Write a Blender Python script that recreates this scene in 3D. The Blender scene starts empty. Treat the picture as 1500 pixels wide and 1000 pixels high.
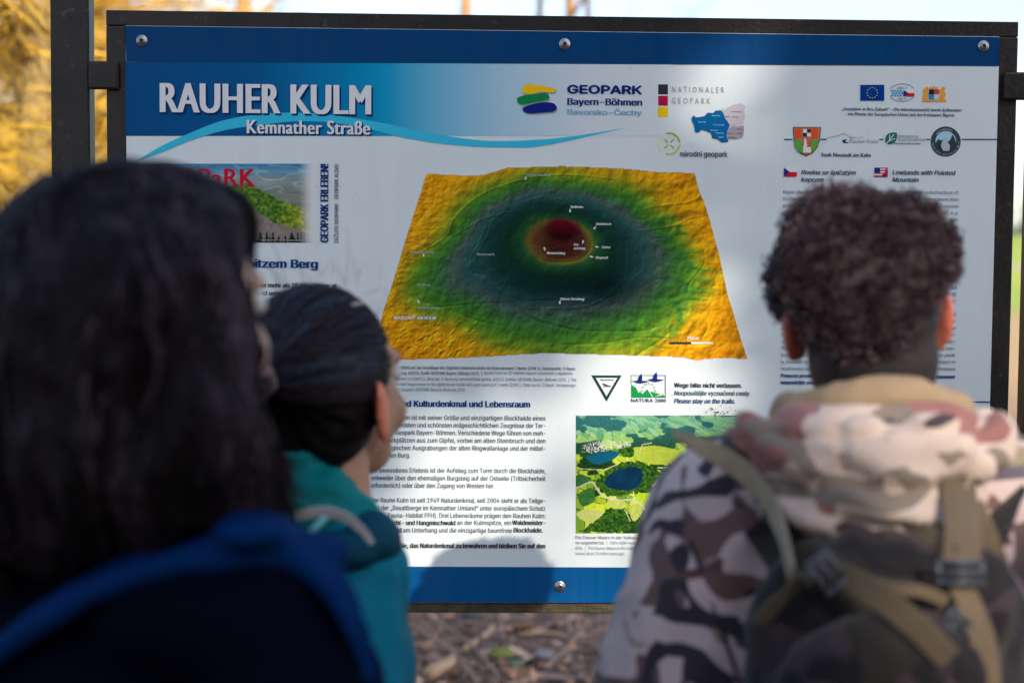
import bpy, bmesh, math, random, os
import numpy as np
import mathutils, mathutils.geometry
from mathutils import Vector, Matrix
random.seed(7)
RNG = np.random.default_rng(7)
sc = bpy.context.scene
COL = sc.collection
R_ = math.radians

# ------------------------------------------------------------ camera
BOARD_Z = 0.95                      # height of the lower edge of the printed panel
CAM = np.array([-0.1522, -2.4577, BOARD_Z + 0.5875])
PIT, YAW, ROL = 0.0530, 0.0260, 0.0084
_c, _s = math.cos(YAW), math.sin(YAW)
F_ = np.array([_s * math.cos(PIT), _c * math.cos(PIT), -math.sin(PIT)])
R0 = np.array([_c, -_s, 0.0])
U0 = np.cross(R0, F_)
RX = R0 * math.cos(ROL) + U0 * math.sin(ROL)
UX = -R0 * math.sin(ROL) + U0 * math.cos(ROL)
cd = bpy.data.cameras.new('camera')
cam = bpy.data.objects.new('camera', cd)
COL.objects.link(cam)
cam.matrix_world = Matrix(((RX[0], UX[0], -F_[0], CAM[0]), (RX[1], UX[1], -F_[1], CAM[1]),
                           (RX[2], UX[2], -F_[2], CAM[2]), (0, 0, 0, 1)))
cd.sensor_width = 36.0
cd.lens = 2083.0 / 1500 * 36
cd.clip_start = 0.05
cd.clip_end = 5000
cd.dof.use_dof = True
cd.dof.focus_distance = 2.44
cd.dof.aperture_fstop = 2.4
cd.dof.aperture_blades = 9
sc.camera = cam
sc.render.resolution_x, sc.render.resolution_y = 1024, 682

# ------------------------------------------------------------ sky and sun
SUN_TRAVEL = np.array([-0.41, 0.86, -0.57])
SUN_TRAVEL = SUN_TRAVEL / np.linalg.norm(SUN_TRAVEL)
TO_SUN = -SUN_TRAVEL
w = bpy.data.worlds.new('World')
sc.world = w
w.use_nodes = True
wn = w.node_tree
bg = wn.nodes['Background']
sky = wn.nodes.new('ShaderNodeTexSky')
sky.sky_type = 'NISHITA'
sky.sun_disc = False
sky.sun_elevation = math.asin(TO_SUN[2])
sky.sun_rotation = math.atan2(TO_SUN[0], TO_SUN[1])
sky.air_density = 1.0
sky.dust_density = 2.2
wn.links.new(sky.outputs[0], bg.inputs[0])
bg.inputs[1].default_value = 0.15
sd = bpy.data.lights.new('sun', 'SUN')
sun = bpy.data.objects.new('sun', sd)
COL.objects.link(sun)
sd.energy = 2.1
sd.angle = R_(0.6)
sd.color = (1.0, 0.90, 0.76)
sun.rotation_euler = Vector(SUN_TRAVEL).to_track_quat('-Z', 'Y').to_euler()
sun.location = (5, -8, 9)
sc.view_settings.view_transform = 'Standard'
sc.view_settings.look = 'None'
sc.view_settings.exposure = 1.12
sc.view_settings.gamma = 1
sc.view_settings.use_curve_mapping = False
sc.cycles.max_bounces = 6
sc.cycles.use_denoising = True
sc.cycles.caustics_reflective = False
sc.cycles.caustics_refractive = False


# ------------------------------------------------------------ helpers
def P(px, py, d):
    """a point d metres in front of the camera, named by where the photograph shows it"""
    return CAM + d * (F_ + (px - 750) / 2083.0 * RX + (500 - py) / 2083.0 * UX)


def onboard(px, py):
    """the point of the printed panel's plane (y = 0), as (x, z)"""
    px = np.asarray(px, float); py = np.asarray(py, float)
    d = F_[:, None] + (px.ravel()[None] - 750) / 2083.0 * RX[:, None] + (500 - py.ravel()[None]) / 2083.0 * UX[:, None]
    t = -CAM[1] / d[1]
    return (CAM[0] + t * d[0]).reshape(px.shape), (CAM[2] + t * d[2]).reshape(px.shape)


def hash3(i, j, k, seed):
    n = (i * 374761393 + j * 668265263 + k * 2147483647 + seed * 1274126177) & 0xFFFFFFFF
    n = ((n ^ (n >> 13)) * 1274126177) & 0xFFFFFFFF
    n = (n ^ (n >> 16)) & 0xFFFFFF
    return n / float(0xFFFFFF) * 2 - 1


def noise3(p, scale=1.0, seed=0, octaves=1):
    p = np.asarray(p, float) * scale
    out = 0; amp = 1.0; tot = 0
    for o in range(octaves):
        q = p * (2 ** o) + 13.7 * o
        i = np.floor(q).astype(np.int64); f = q - i
        u = f * f * (3 - 2 * f)
        v = 0
        for a in (0, 1):
            for b in (0, 1):
                for c in (0, 1):
                    wgt = (u[..., 0] if a else 1 - u[..., 0]) * (u[..., 1] if b else 1 - u[..., 1]) * (u[..., 2] if c else 1 - u[..., 2])
                    v = v + wgt * hash3(i[..., 0] + a, i[..., 1] + b, i[..., 2] + c, seed + o * 17)
        out = out + amp * v; tot += amp; amp *= 0.5
    return out / tot


def n2(x, y, scale, seed=0, octaves=1):
    return noise3(np.stack([x, y, np.zeros_like(x) + 0.37], -1), scale, seed, octaves)


def lin(c):
    c = np.asarray(c, float) / 255.0
    return np.where(c <= 0.04045, c / 12.92, ((c + 0.055) / 1.055) ** 2.4)


SHADEWHITE = lin((172, 184, 193))
SUNWHITE = lin((226, 222, 217))


def ink(r, g, b, white=SHADEWHITE):
    """reflectance of a printed ink from how it looks beside the white of the same panel"""
    return np.clip(lin((r, g, b)) / white * 0.78, 0, 0.9)


def ss(a, b, x):
    t = np.clip((x - a) / (b - a), 0, 1)
    return t * t * (3 - 2 * t)


_mats = {}


def mat(name, color, rough=0.6, metal=0.0, bump=0.0, bscale=60.0, var=0.0, vscale=8.0, sss=0.0, spec=0.5, attr=None, sheen=0.0, back=None):
    if name in _mats:
        return _mats[name]
    m = bpy.data.materials.new(name)
    m.use_nodes = True
    nt = m.node_tree; N = nt.nodes; L = nt.links
    b = N['Principled BSDF']
    b.inputs['Base Color'].default_value = (*[float(v) for v in color], 1)
    b.inputs['Roughness'].default_value = rough
    b.inputs['Metallic'].default_value = metal
    b.inputs['Specular IOR Level'].default_value = spec
    if sheen:
        b.inputs['Sheen Weight'].default_value = sheen
    tc = N.new('ShaderNodeTexCoord')
    src = None
    if attr:
        a = N.new('ShaderNodeAttribute'); a.attribute_name = attr; src = a.outputs['Color']
    if var:
        no = N.new('ShaderNodeTexNoise'); no.inputs['Scale'].default_value = vscale; no.inputs['Detail'].default_value = 6
        L.new(tc.outputs['Object'], no.inputs['Vector'])
        mp = N.new('ShaderNodeMapRange'); mp.inputs[1].default_value = 0.25; mp.inputs[2].default_value = 0.75
        mp.inputs[3].default_value = 1 - var; mp.inputs[4].default_value = 1 + var
        L.new(no.outputs[0], mp.inputs[0])
        mx = N.new('ShaderNodeMix'); mx.data_type = 'RGBA'; mx.blend_type = 'MULTIPLY'; mx.inputs[0].default_value = 1
        if src is not None:
            L.new(src, mx.inputs[6])
        else:
            mx.inputs[6].default_value = (*[float(v) for v in color], 1)
        L.new(mp.outputs[0], mx.inputs[7])
        src = mx.outputs[2]
    if src is not None:
        L.new(src, b.inputs['Base Color'])
    if bump:
        nb = N.new('ShaderNodeTexNoise'); nb.inputs['Scale'].default_value = bscale; nb.inputs['Detail'].default_value = 5
        L.new(tc.outputs['Object'], nb.inputs['Vector'])
        bp = N.new('ShaderNodeBump'); bp.inputs['Strength'].default_value = bump; bp.inputs['Distance'].default_value = 0.01
        L.new(nb.outputs[0], bp.inputs['Height']); L.new(bp.outputs[0], b.inputs['Normal'])
    if sss:
        b.inputs['Subsurface Weight'].default_value = sss
        b.inputs['Subsurface Radius'].default_value = (1.0, 0.28, 0.12)
        b.inputs['Subsurface Scale'].default_value = 0.012
    _mats[name] = m
    return m


def camo_mat(name, cols, scale=9.0, rough=0.8, off=0.0):
    """printed camouflage cloth: layered blobs in five colours"""
    m = bpy.data.materials.new(name); m.use_nodes = True
    nt = m.node_tree; N = nt.nodes; L = nt.links; b = N['Principled BSDF']
    b.inputs['Roughness'].default_value = rough; b.inputs['Sheen Weight'].default_value = 0.15
    b.inputs['Specular IOR Level'].default_value = 0.25
    tc = N.new('ShaderNodeTexCoord')
    prev = None
    for i, (c, th, sx) in enumerate(cols):
        mpn = N.new('ShaderNodeMapping'); mpn.inputs['Location'].default_value = (3.1 * i + 1.3 + off, 7.7 * i + off, 1.9 * i)
        mpn.inputs['Scale'].default_value = (1, 1, 1.25)
        L.new(tc.outputs['Object'], mpn.inputs[0])
        no = N.new('ShaderNodeTexNoise'); no.inputs['Scale'].default_value = scale * sx; no.inputs['Detail'].default_value = 1.4
        no.inputs['Roughness'].default_value = 0.45; no.inputs['Distortion'].default_value = 1.0
        L.new(mpn.outputs[0], no.inputs['Vector'])
        if prev is None:
            rgb = N.new('ShaderNodeRGB'); rgb.outputs[0].default_value = (*c, 1); prev = rgb.outputs[0]
            continue
        mr = N.new('ShaderNodeMapRange'); mr.inputs[1].default_value = th; mr.inputs[2].default_value = th + 0.012
        L.new(no.outputs[0], mr.inputs[0])
        mx = N.new('ShaderNodeMix'); mx.data_type = 'RGBA'
        L.new(mr.outputs[0], mx.inputs[0]); L.new(prev, mx.inputs[6]); mx.inputs[7].default_value = (*c, 1)
        prev = mx.outputs[2]
    L.new(prev, b.inputs['Base Color'])
    wv = N.new('ShaderNodeTexNoise'); wv.inputs['Scale'].default_value = 35; wv.inputs['Detail'].default_value = 4
    L.new(tc.outputs['Object'], wv.inputs['Vector'])
    bp = N.new('ShaderNodeBump'); bp.inputs['Strength'].default_value = 0.35; bp.inputs['Distance'].default_value = 0.01
    L.new(wv.outputs[0], bp.inputs['Height']); L.new(bp.outputs[0], b.inputs['Normal'])
    return m


def tag(o, label=None, cat=None, group=None, kind=None):
    if label: o['label'] = label
    if cat: o['category'] = cat
    if group: o['group'] = group
    if kind: o['kind'] = kind
    return o


def empty(name, loc, **k):
    o = bpy.data.objects.new(name, None); COL.objects.link(o); o.location = [float(v) for v in loc]
    return tag(o, **k)


class MB:
    """collects vertices and faces in world coordinates; build() links them as ONE mesh object"""

    def __init__(s):
        s.v = []; s.f = []; s.c = []; s.n = 0

    def add(s, v, f, col=None):
        v = np.asarray(v, float).reshape(-1, 3)
        s.v.append(v); n = s.n
        s.f.extend([tuple(int(i) + n for i in q) for q in f]); s.n += len(v)
        if col is not None:
            s.c.append(np.broadcast_to(np.asarray(col, float), (len(v), 3)))
        return s

    def box(s, lo, hi, col=None):
        x0, y0, z0 = lo; x1, y1, z1 = hi
        v = [(x0, y0, z0), (x1, y0, z0), (x1, y1, z0), (x0, y1, z0), (x0, y0, z1), (x1, y0, z1), (x1, y1, z1), (x0, y1, z1)]
        return s.add(v, [(0, 3, 2, 1), (4, 5, 6, 7), (0, 1, 5, 4), (1, 2, 6, 5), (2, 3, 7, 6), (3, 0, 4, 7)], col)

    def tube(s, pts, rad, sides=5, cap=True, col=None, flat=1.0):
        pts = np.asarray(pts, float); n = len(pts)
        rad = np.broadcast_to(np.asarray(rad, float), (n,))
        t = np.gradient(pts, axis=0); t /= np.linalg.norm(t, axis=1)[:, None] + 1e-12
        up = np.array([0, 0, 1.0]) if abs(t[0][2]) < 0.9 else np.array([1.0, 0, 0])
        a = np.cross(t, up); a /= np.linalg.norm(a, axis=1)[:, None] + 1e-9
        b = np.cross(t, a)
        ang = np.arange(sides) / sides * 2 * math.pi
        v = pts[:, None] + rad[:, None, None] * (np.cos(ang)[None, :, None] * a[:, None] + flat * np.sin(ang)[None, :, None] * b[:, None])
        f = [(i * sides + j, i * sides + (j + 1) % sides, (i + 1) * sides + (j + 1) % sides, (i + 1) * sides + j) for i in range(n - 1) for j in range(sides)]
        if cap:
            f += [tuple(range(sides))[::-1], tuple((n - 1) * sides + j for j in range(sides))]
        return s.add(v.reshape(-1, 3), f, col)

    def band(s, pts, side, width, thick, col=None):
        """a webbing strap: rectangular section; side = the direction of its width at each point"""
        pts = np.asarray(pts, float); n = len(pts)
        side = np.broadcast_to(np.asarray(side, float), (n, 3)).copy()
        t = np.gradient(pts, axis=0); t /= np.linalg.norm(t, axis=1)[:, None]
        side -= (side * t).sum(1)[:, None] * t; side /= np.linalg.norm(side, axis=1)[:, None]
        nn = np.cross(t, side); width = np.broadcast_to(np.asarray(width, float), (n,))[:, None]
        v = np.stack([pts - side * width / 2 - nn * thick / 2, pts + side * width / 2 - nn * thick / 2,
                      pts + side * width / 2 + nn * thick / 2, pts - side * width / 2 + nn * thick / 2], 1)
        f = [(i * 4 + j, i * 4 + (j + 1) % 4, (i + 1) * 4 + (j + 1) % 4, (i + 1) * 4 + j) for i in range(n - 1) for j in range(4)]
        f += [(3, 2, 1, 0), tuple((n - 1) * 4 + j for j in range(4))]
        return s.add(v.reshape(-1, 3), f, col)

    def build(s, name, m, parent=None, smooth=False, bevel=0.0, origin=None, attr=False):
        me = bpy.data.meshes.new(name)
        v = np.concatenate(s.v)
        o = np.zeros(3)
        if parent is not None:
            p = parent
            while p is not None:
                o = o + np.array(p.location); p = p.parent
        loc = np.zeros(3)
        if origin is not None:
            loc = np.asarray(origin, float) - o; o = np.asarray(origin, float)
        v = v - o
        me.from_pydata(v.tolist(), [], s.f)
        if s.c and attr:
            c = np.concatenate(s.c)
            ca = me.color_attributes.new('tint', 'FLOAT_COLOR', 'POINT')
            ca.data.foreach_set('color', np.concatenate([c, np.ones((len(c), 1))], 1).astype(np.float32).ravel())
        me.update()
        if smooth:
            me.polygons.foreach_set('use_smooth', [True] * len(me.polygons))
        if m: me.materials.append(m)
        ob = bpy.data.objects.new(name, me); COL.objects.link(ob)
        ob.location = loc
        if parent is not None: ob.parent = parent
        if bevel:
            bv = ob.modifiers.new('bevel', 'BEVEL'); bv.width = bevel; bv.segments = 2; bv.limit_method = 'ANGLE'
        return ob


def spline(pts, n):
    """Catmull-Rom through the points"""
    pts = np.asarray(pts, float); k = len(pts)
    if k < 3:
        return pts[0] + np.linspace(0, 1, n)[:, None] * (pts[-1] - pts[0])
    e = np.concatenate([[2 * pts[0] - pts[1]], pts, [2 * pts[-1] - pts[-2]]])
    t = np.linspace(0, k - 1 - 1e-9, n); i = t.astype(int); u = (t - i)[:, None]
    p0, p1, p2, p3 = e[i], e[i + 1], e[i + 2], e[i + 3]
    return 0.5 * ((2 * p1) + (-p0 + p2) * u + (2 * p0 - 5 * p1 + 4 * p2 - p3) * u ** 2 + (-p0 + 3 * p1 - 3 * p2 + p3) * u ** 3)


def copy_tree(o, parent=None):
    c = o.copy(); COL.objects.link(c); c.parent = parent
    for ch in list(o.children): copy_tree(ch, c)
    return c


# ------------------------------------------------------------ ground and far land
def terrain_h(x, y):
    d = np.sqrt(x * x + y * y)
    h = 0.030 * np.clip(y - 14, 0, 400) + 0.25 * n2(x, y, 0.05, 3, 3) * ss(6, 20, d)
    far = ss(330, 900, y)
    h = h + far * (14 + 14 * n2(x, y, 0.004, 9, 3))
    h = h + 0.035 * n2(x, y, 1.1, 5, 3) * ss(-20, -2, y)
    return h


ax = np.unique(np.concatenate([np.linspace(-12, 12, 90), np.linspace(-60, 60, 70), np.linspace(-1600, 1600, 80)]))
ay = np.unique(np.concatenate([np.linspace(-6, 14, 90), np.linspace(-40, 80, 70), np.linspace(-400, 2400, 100)]))
gx, gy = np.meshgrid(ax, ay)
gz = terrain_h(gx, gy)
nx_, ny_ = len(ax), len(ay)
gb = MB()
idx = np.arange(nx_ * ny_).reshape(ny_, nx_)
gb.add(np.stack([gx, gy, gz], -1).reshape(-1, 3), np.stack([idx[:-1, :-1], idx[:-1, 1:], idx[1:, 1:], idx[1:, :-1]], -1).reshape(-1, 4))
gm = bpy.data.materials.new('soil_and_meadow'); gm.use_nodes = True
nt = gm.node_tree; N = nt.nodes; L = nt.links; b = N['Principled BSDF']; b.inputs['Roughness'].default_value = 0.95
tc = N.new('ShaderNodeTexCoord'); sep = N.new('ShaderNodeSeparateXYZ'); L.new(tc.outputs['Object'], sep.inputs[0])
n1 = N.new('ShaderNodeTexNoise'); n1.inputs['Scale'].default_value = 9; n1.inputs['Detail'].default_value = 8; L.new(tc.outputs['Object'], n1.inputs['Vector'])
r1 = N.new('ShaderNodeValToRGB'); L.new(n1.outputs[0], r1.inputs[0])
r1.color_ramp.elements[0].position = 0.3; r1.color_ramp.elements[0].color = (0.05, 0.03, 0.022, 1)
r1.color_ramp.elements[1].position = 0.72; r1.color_ramp.elements[1].color = (0.26, 0.18, 0.14, 1)
n4 = N.new('ShaderNodeTexNoise'); n4.inputs['Scale'].default_value = 0.06; n4.inputs['Detail'].default_value = 5; L.new(tc.outputs['Object'], n4.inputs['Vector'])
ad = N.new('ShaderNodeMath'); ad.operation = 'MULTIPLY_ADD'; ad.inputs[1].default_value = 10; L.new(n4.outputs[0], ad.inputs[0]); L.new(sep.outputs['Y'], ad.inputs[2])


def stepy(a, b_):
    m_ = N.new('ShaderNodeMapRange'); m_.inputs[1].default_value = a; m_.inputs[2].default_value = b_; L.new(ad.outputs[0], m_.inputs[0]); return m_.outputs[0]


def over(prev, fac, c):
    x = N.new('ShaderNodeMix'); x.data_type = 'RGBA'; L.new(fac, x.inputs[0]); L.new(prev, x.inputs[6])
    if isinstance(c, tuple): x.inputs[7].default_value = (*c, 1)
    else: L.new(c, x.inputs[7])
    return x.outputs[2]


r2 = N.new('ShaderNodeValToRGB'); L.new(n4.outputs[0], r2.inputs[0])
r2.color_ramp.elements[0].position = 0.35; r2.color_ramp.elements[0].color = (0.19, 0.26, 0.025, 1)
r2.color_ramp.elements[1].position = 0.65; r2.color_ramp.elements[1].color = (0.34, 0.40, 0.04, 1)
c_ = over(r1.outputs[0], stepy(13, 22), (0.42, 0.27, 0.13))
c_ = over(c_, stepy(30, 38), r2.outputs[0])
c_ = over(c_, stepy(72, 74), (0.40, 0.33, 0.20))
c_ = over(c_, stepy(79, 81), r2.outputs[0])
c_ = over(c_, stepy(330, 420), (0.045, 0.06, 0.05))
L.new(c_, b.inputs['Base Color'])
bp = N.new('ShaderNodeBump'); bp.inputs['Distance'].default_value = 0.05; bp.inputs['Strength'].default_value = 0.6
L.new(n1.outputs[0], bp.inputs['Height']); L.new(bp.outputs[0], b.inputs['Normal'])
gb.build('ground', gm, smooth=True)
_g = bpy.data.objects['ground']; tag(_g, kind='structure')

# far wood along the hill
fw = MB()
for i in range(420):
    x = random.uniform(-420, 520); y = random.uniform(335, 430)
    z = float(terrain_h(np.array(x), np.array(y))); h = random.uniform(9, 17); r = h * 0.24
    for k in range(3):
        a0 = random.random() * 6
        ring = [(x + r * (1 - k * .28) * math.cos(a0 + j * 1.05) * random.uniform(.75, 1.2), y + r * (1 - k * .28) * math.sin(a0 + j * 1.05), z + h * (0.1 + k * 0.28)) for j in range(6)]
        fw.add(ring + [(x, y, z + h * (0.5 + k * .25))], [(j, (j + 1) % 6, 6) for j in range(6)])
fwo = fw.build('distant_wood', mat('distant_needles', (0.035, 0.055, 0.04), 0.9, var=0.3, vscale=0.1))
tag(fwo, 'dark wooded ridge on the horizon beyond the green meadow', 'wood', kind='stuff')

# ------------------------------------------------------------ litter behind the board
lit = MB()
chipcols = [(0.30, 0.17, 0.12), (0.38, 0.27, 0.20), (0.16, 0.10, 0.08), (0.22, 0.13, 0.09), (0.44, 0.33, 0.27), (0.12, 0.08, 0.07), (0.34, 0.2, 0.12), (0.28, 0.23, 0.22)]
NC = 26000
X = RNG.uniform(-3.4, 3.6, NC); Y = RNG.uniform(0.3, 1, NC) ** 1.0
Y = RNG.uniform(0.6, 9.5, NC)
Z = terrain_h(X, Y)
for i in range(NC):
    L_ = random.choice((0.03, 0.045, 0.06, 0.08)) * random.uniform(0.6, 1.3); W_ = L_ * random.uniform(0.3, 0.75)
    a = random.random() * 6.283; tx, ty = random.gauss(0, .35), random.gauss(0, .35)
    u = np.array([math.cos(a), math.sin(a), tx]); v = np.array([-math.sin(a), math.cos(a), ty]); c = np.array([X[i], Y[i], Z[i] + 0.012 + random.random() * 0.02])
    cc = np.array(random.choice(chipcols)) * random.uniform(0.35, 1.6) * [1.08, .96, .88]
    lit.add([c - u * L_ / 2, c - v * W_ / 2 + u * 0.1 * L_, c + u * L_ / 2 + np.array([0, 0, .008]), c + v * W_ / 2 - u * .1 * L_], [(0, 1, 2, 3)], cc)
for i in range(900):
    x = random.uniform(-3, 3.2); y = random.uniform(0.8, 9); z = float(terrain_h(np.array(x), np.array(y))) + 0.02
    a = random.random() * 6.283; l = random.uniform(0.12, 0.45)
    p0 = np.array([x, y, z]); p2 = p0 + np.array([math.cos(a) * l, math.sin(a) * l, random.uniform(0, 0.03)]); p1 = (p0 + p2) / 2 + np.array([random.gauss(0, .02), random.gauss(0, .02), random.uniform(0, .02)])
    g = random.uniform(.1, .42)
    lit.tube([p0, p1, p2], [0.005, 0.004, 0.002], 4, False, (g, g * .78, g * .66))
lo = lit.build('leaf_litter', mat('litter', (0.3, 0.2, 0.15), 0.85, attr='tint', var=0.25, vscale=40), attr=True)
tag(lo, 'brown leaf litter and wood chips covering the soil behind the board', 'leaf litter', kind='stuff')

bark = mat('twig_bark', (0.26, 0.19, 0.15), 0.9, var=0.3, vscale=60)
pale = mat('bare_wood', (0.40, 0.27, 0.17), 0.8, var=0.25, vscale=40)


def ground_hit(px, py):
    d = F_ + (px - 750) / 2083.0 * RX + (500 - py) / 2083.0 * UX
    t = (0.03 - CAM[2]) / d[2]
    return CAM + t * d


sticks = [((605, 925), (700, 1010), 0.012, bark, 'long dark stick slanting down beside the teal jacket', 'fallen_stick'),
          ((618, 905), (730, 1000), 0.010, bark, 'thin brown stick parallel to the long dark stick', 'fallen_stick'),
          ((680, 958), (722, 925), 0.016, pale, 'short pale broken stick in the litter', 'fallen_stick'),
          ((668, 918), (720, 931), 0.011, bark, 'short mossy stick lying level under the board', 'fallen_stick'),
          ((806, 902), (835, 935), 0.015, bark, 'grey stick pointing up to the frame right of the middle', 'fallen_stick'),
          ((760, 935), (830, 942), 0.010, pale, 'straight thin pale stick lying level in the middle', 'fallen_stick'),
          ((800, 985), (860, 915), 0.009, bark, 'dark forked stick leaning towards the camouflage sleeve', 'fallen_stick'),
          ((835, 945), (900, 975), 0.009, bark, 'thin stick crossing the dark forked one', 'fallen_stick'),
          ((628, 995), (662, 975), 0.040, pale, 'sunlit orange wood splinter at the lower picture edge', 'wood_splinter'),
          ((600, 952), (660, 955), 0.008, bark, 'thin level stick touching the teal sleeve outline', 'fallen_stick')]
for (a, b2, r, m_, lab, nm) in sticks:
    p0, p1 = ground_hit(*a), ground_hit(*b2)
    mid = (p0 + p1) / 2 + np.array([0.03, 0.02, 0.03]); p0[2] += 0.02; p1[2] += 0.03
    k = MB(); k.tube(spline([p0, mid, p1], 9), np.linspace(r, r * .6, 9) * .75, 6)
    if 'forked' in lab: k.tube(spline([mid, mid + np.array([.15, .1, .03]), mid + np.array([.25, .3, .04])], 6), np.linspace(r * .6, r * .3, 6), 5)
    tag(k.build(nm, m_, smooth=True, origin=(p0 + p1) / 2), lab, 'stick' if 'stick' in nm else 'splinter', 'sticks lying in the litter' if 'stick' in nm else None)
for (px, py, s_, cc, lab) in [(735, 960, .05, (0.15, 0.17, 0.035), 'mossy yellow green stone in the litter'),
                              (797, 962, .045, (0.20, 0.19, 0.20), 'pale grey stone right of the mossy one'),
                              (755, 975, .032, (0.09, 0.12, 0.08), 'small dull green stone just below the mossy one'),
                              (693, 907, .05, (0.06, 0.06, 0.07), 'small dark stone close under the frame')]:
    c0 = ground_hit(px, py)
    bm = bmesh.new(); bmesh.ops.create_icosphere(bm, subdivisions=3, radius=1)
    v = np.array([q.co[:] for q in bm.verts]); f = [[q.index for q in fa.verts] for fa in bm.faces]; bm.free()
    v = v * (1 + 0.25 * noise3(v, 1.5, int(px)))[:, None] * np.array([s_, s_ * .8, s_ * .45]) + c0 + np.array([0, 0, .01])
    k = MB(); k.add(v, f)
    tag(k.build('stone', mat('stone_%d' % px, cc, .9, var=.3, vscale=25), smooth=True, origin=c0), lab, 'stone', 'stones in the litter')


# ------------------------------------------------------------ trees
def bare_tree(name, x, y, h, r, label, tm, wm, nlimb=9, ntwig=26, lean=(0, 0), start=0.35, droop=0.0, spread=0.35, twig_r=0.006, group=None, cat='tree', seed=1, twlen=1.0, far=60):
    rnd = random.Random(seed)
    z0 = float(terrain_h(np.array(float(x)), np.array(float(y)))) - 0.1
    root = empty(name, (x, y, z0), label=label, cat=cat, group=group)
    tr = MB(); n = 14
    t = np.linspace(0, 1, n)
    base = np.stack([x + lean[0] * t * h + 0.08 * np.sin(t * 5 + seed), y + lean[1] * t * h + .08 * np.cos(t * 4 + seed), z0 + t * h], -1)
    tr.tube(base, r * (1 - t * 0.8) + 0.01 + r * .5 * np.exp(-t * 30), 9)
    tr.build('trunk', tm, root, smooth=True)
    lm = MB(); tw = MB()
    for i in range(nlimb):
        tt = start + (1 - start) * (i + rnd.random()) / nlimb
        p = base[int(tt * (n - 1))].copy(); a = rnd.random() * 6.283
        l = h * spread * (1.1 - tt * 0.75) * rnd.uniform(.7, 1.2)
        d = np.array([math.cos(a), math.sin(a), rnd.uniform(.35, .95)])
        q = np.array([p, p + d * l * .5 + np.array([0, 0, .08 * l]), p + d * l + np.array([0, 0, (.05 - droop) * l])])
        s_ = spline(q, 8); rr = r * .35 * (1.15 - tt)
        lm.tube(s_, np.linspace(rr, rr * .25, 8), 6)
        for k in range(ntwig):
            j = rnd.randint(1, 7); o = s_[j]; aa = rnd.random() * 6.283
            L2 = twlen * l * rnd.uniform(.15, .45)
            e = np.array([math.cos(aa), math.sin(aa), rnd.uniform(-.2, .8) - droop])
            e2 = e + np.array([rnd.gauss(0, .3), rnd.gauss(0, .3), -.9 * droop * 2])
            w3 = spline([o, o + e * L2 * .45, o + e * L2 * .45 + e2 * L2 * .6], 6)
            tw.tube(w3, np.linspace(twig_r, twig_r * .35, 6), 3, False)
            for mm in range(2):
                o2 = w3[rnd.randint(2, 4)]; e3 = np.array([rnd.gauss(0, 1), rnd.gauss(0, 1), rnd.uniform(-.3, .8) - droop * 2])
                tw.tube([o2, o2 + e3 * L2 * .16, o2 + e3 * L2 * .3 + np.array([0, 0, -droop * .3 * L2])], [twig_r * .6, twig_r * .5, twig_r * .3], 3, False)
    lo_ = lm.build('limb', tm, root, smooth=True); lo_['kind'] = 'stuff'
    to_ = tw.build('crown', wm, root); to_['kind'] = 'stuff'
    return root


pine_bark = mat('sunlit_pine_bark', (0.46, 0.26, 0.13), 0.9, bump=.6, bscale=18, var=0.35, vscale=5)
grey_bark = mat('grey_bark', (0.16, 0.13, 0.10), 0.9, bump=.6, bscale=18, var=0.3, vscale=5)
gold_twig = mat('golden_twigs', (0.62, 0.39, 0.045), 0.7, var=0.6, vscale=5)
gold_bark = mat('golden_bark', (0.40, 0.28, 0.10), 0.85, var=0.3, vscale=6)
brown_twig = mat('brown_twigs', (0.33, 0.24, 0.14), 0.8, var=0.3, vscale=2)


def xy_at(px, dist):
    p = P(px, 389, dist); return float(p[0]), float(p[1])


for (px, d, h, r, lab, tm, sd_, nl) in [
        (366, 17, 11, 0.13, 'thick sunlit orange trunk left of the others above the board', pine_bark, 3, 7),
        (682, 19, 12, 0.11, 'sunlit pale trunk just left of the middle screw', pine_bark, 4, 7),
        (782, 20, 12, 0.065, 'slim brown trunk right of the sunlit pale one', grey_bark, 5, 7),
        (822, 18, 12, 0.085, 'bright orange trunk above the middle screw', pine_bark, 6, 7),
        (862, 21, 12, 0.06, 'slim grey trunk right of the bright orange one', grey_bark, 8, 7)]:
    x, y = xy_at(px, d)
    bare_tree('bare_tree', x, y, h, r, lab, tm, brown_twig, nl, 14, start=.34, group='bare trees behind the board', seed=sd_, twig_r=.007)
for (px, d, h, lab, sd_, nl, st) in [
        (25, 6.2, 4.6, 'dense golden willow nearest the left post', 11, 40, .04),
        (-130, 10, 6.5, 'golden willow beyond the picture edge, left of the nearest one', 12, 44, .04),
        (150, 13, 7.0, 'golden willow seen in the gap between post and frame', 13, 42, .04),
        (-20, 12.5, 8.5, 'tall golden willow rising behind the nearest one', 14, 48, .04),
        (85, 15, 9.0, 'tall golden willow behind the left post', 15, 44, .04)]:
    x, y = xy_at(px, d)
    bare_tree('golden_willow', x, y, h, 0.09, lab, gold_bark, gold_twig, nl, 52, start=st, spread=.30, twig_r=.0075, group='golden willows left of the board', seed=sd_, droop=.25, twlen=1.25)

# ------------------------------------------------------------ the wood behind the photographer: it shades the group and the board
def board_px_of(p):
    """where a point's shadow lands on the board plane, in board metres"""
    t = (0 - p[1]) / SUN_TRAVEL[1]
    return p[0] + t * SUN_TRAVEL[0], p[2] + t * SUN_TRAVEL[2]


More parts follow.
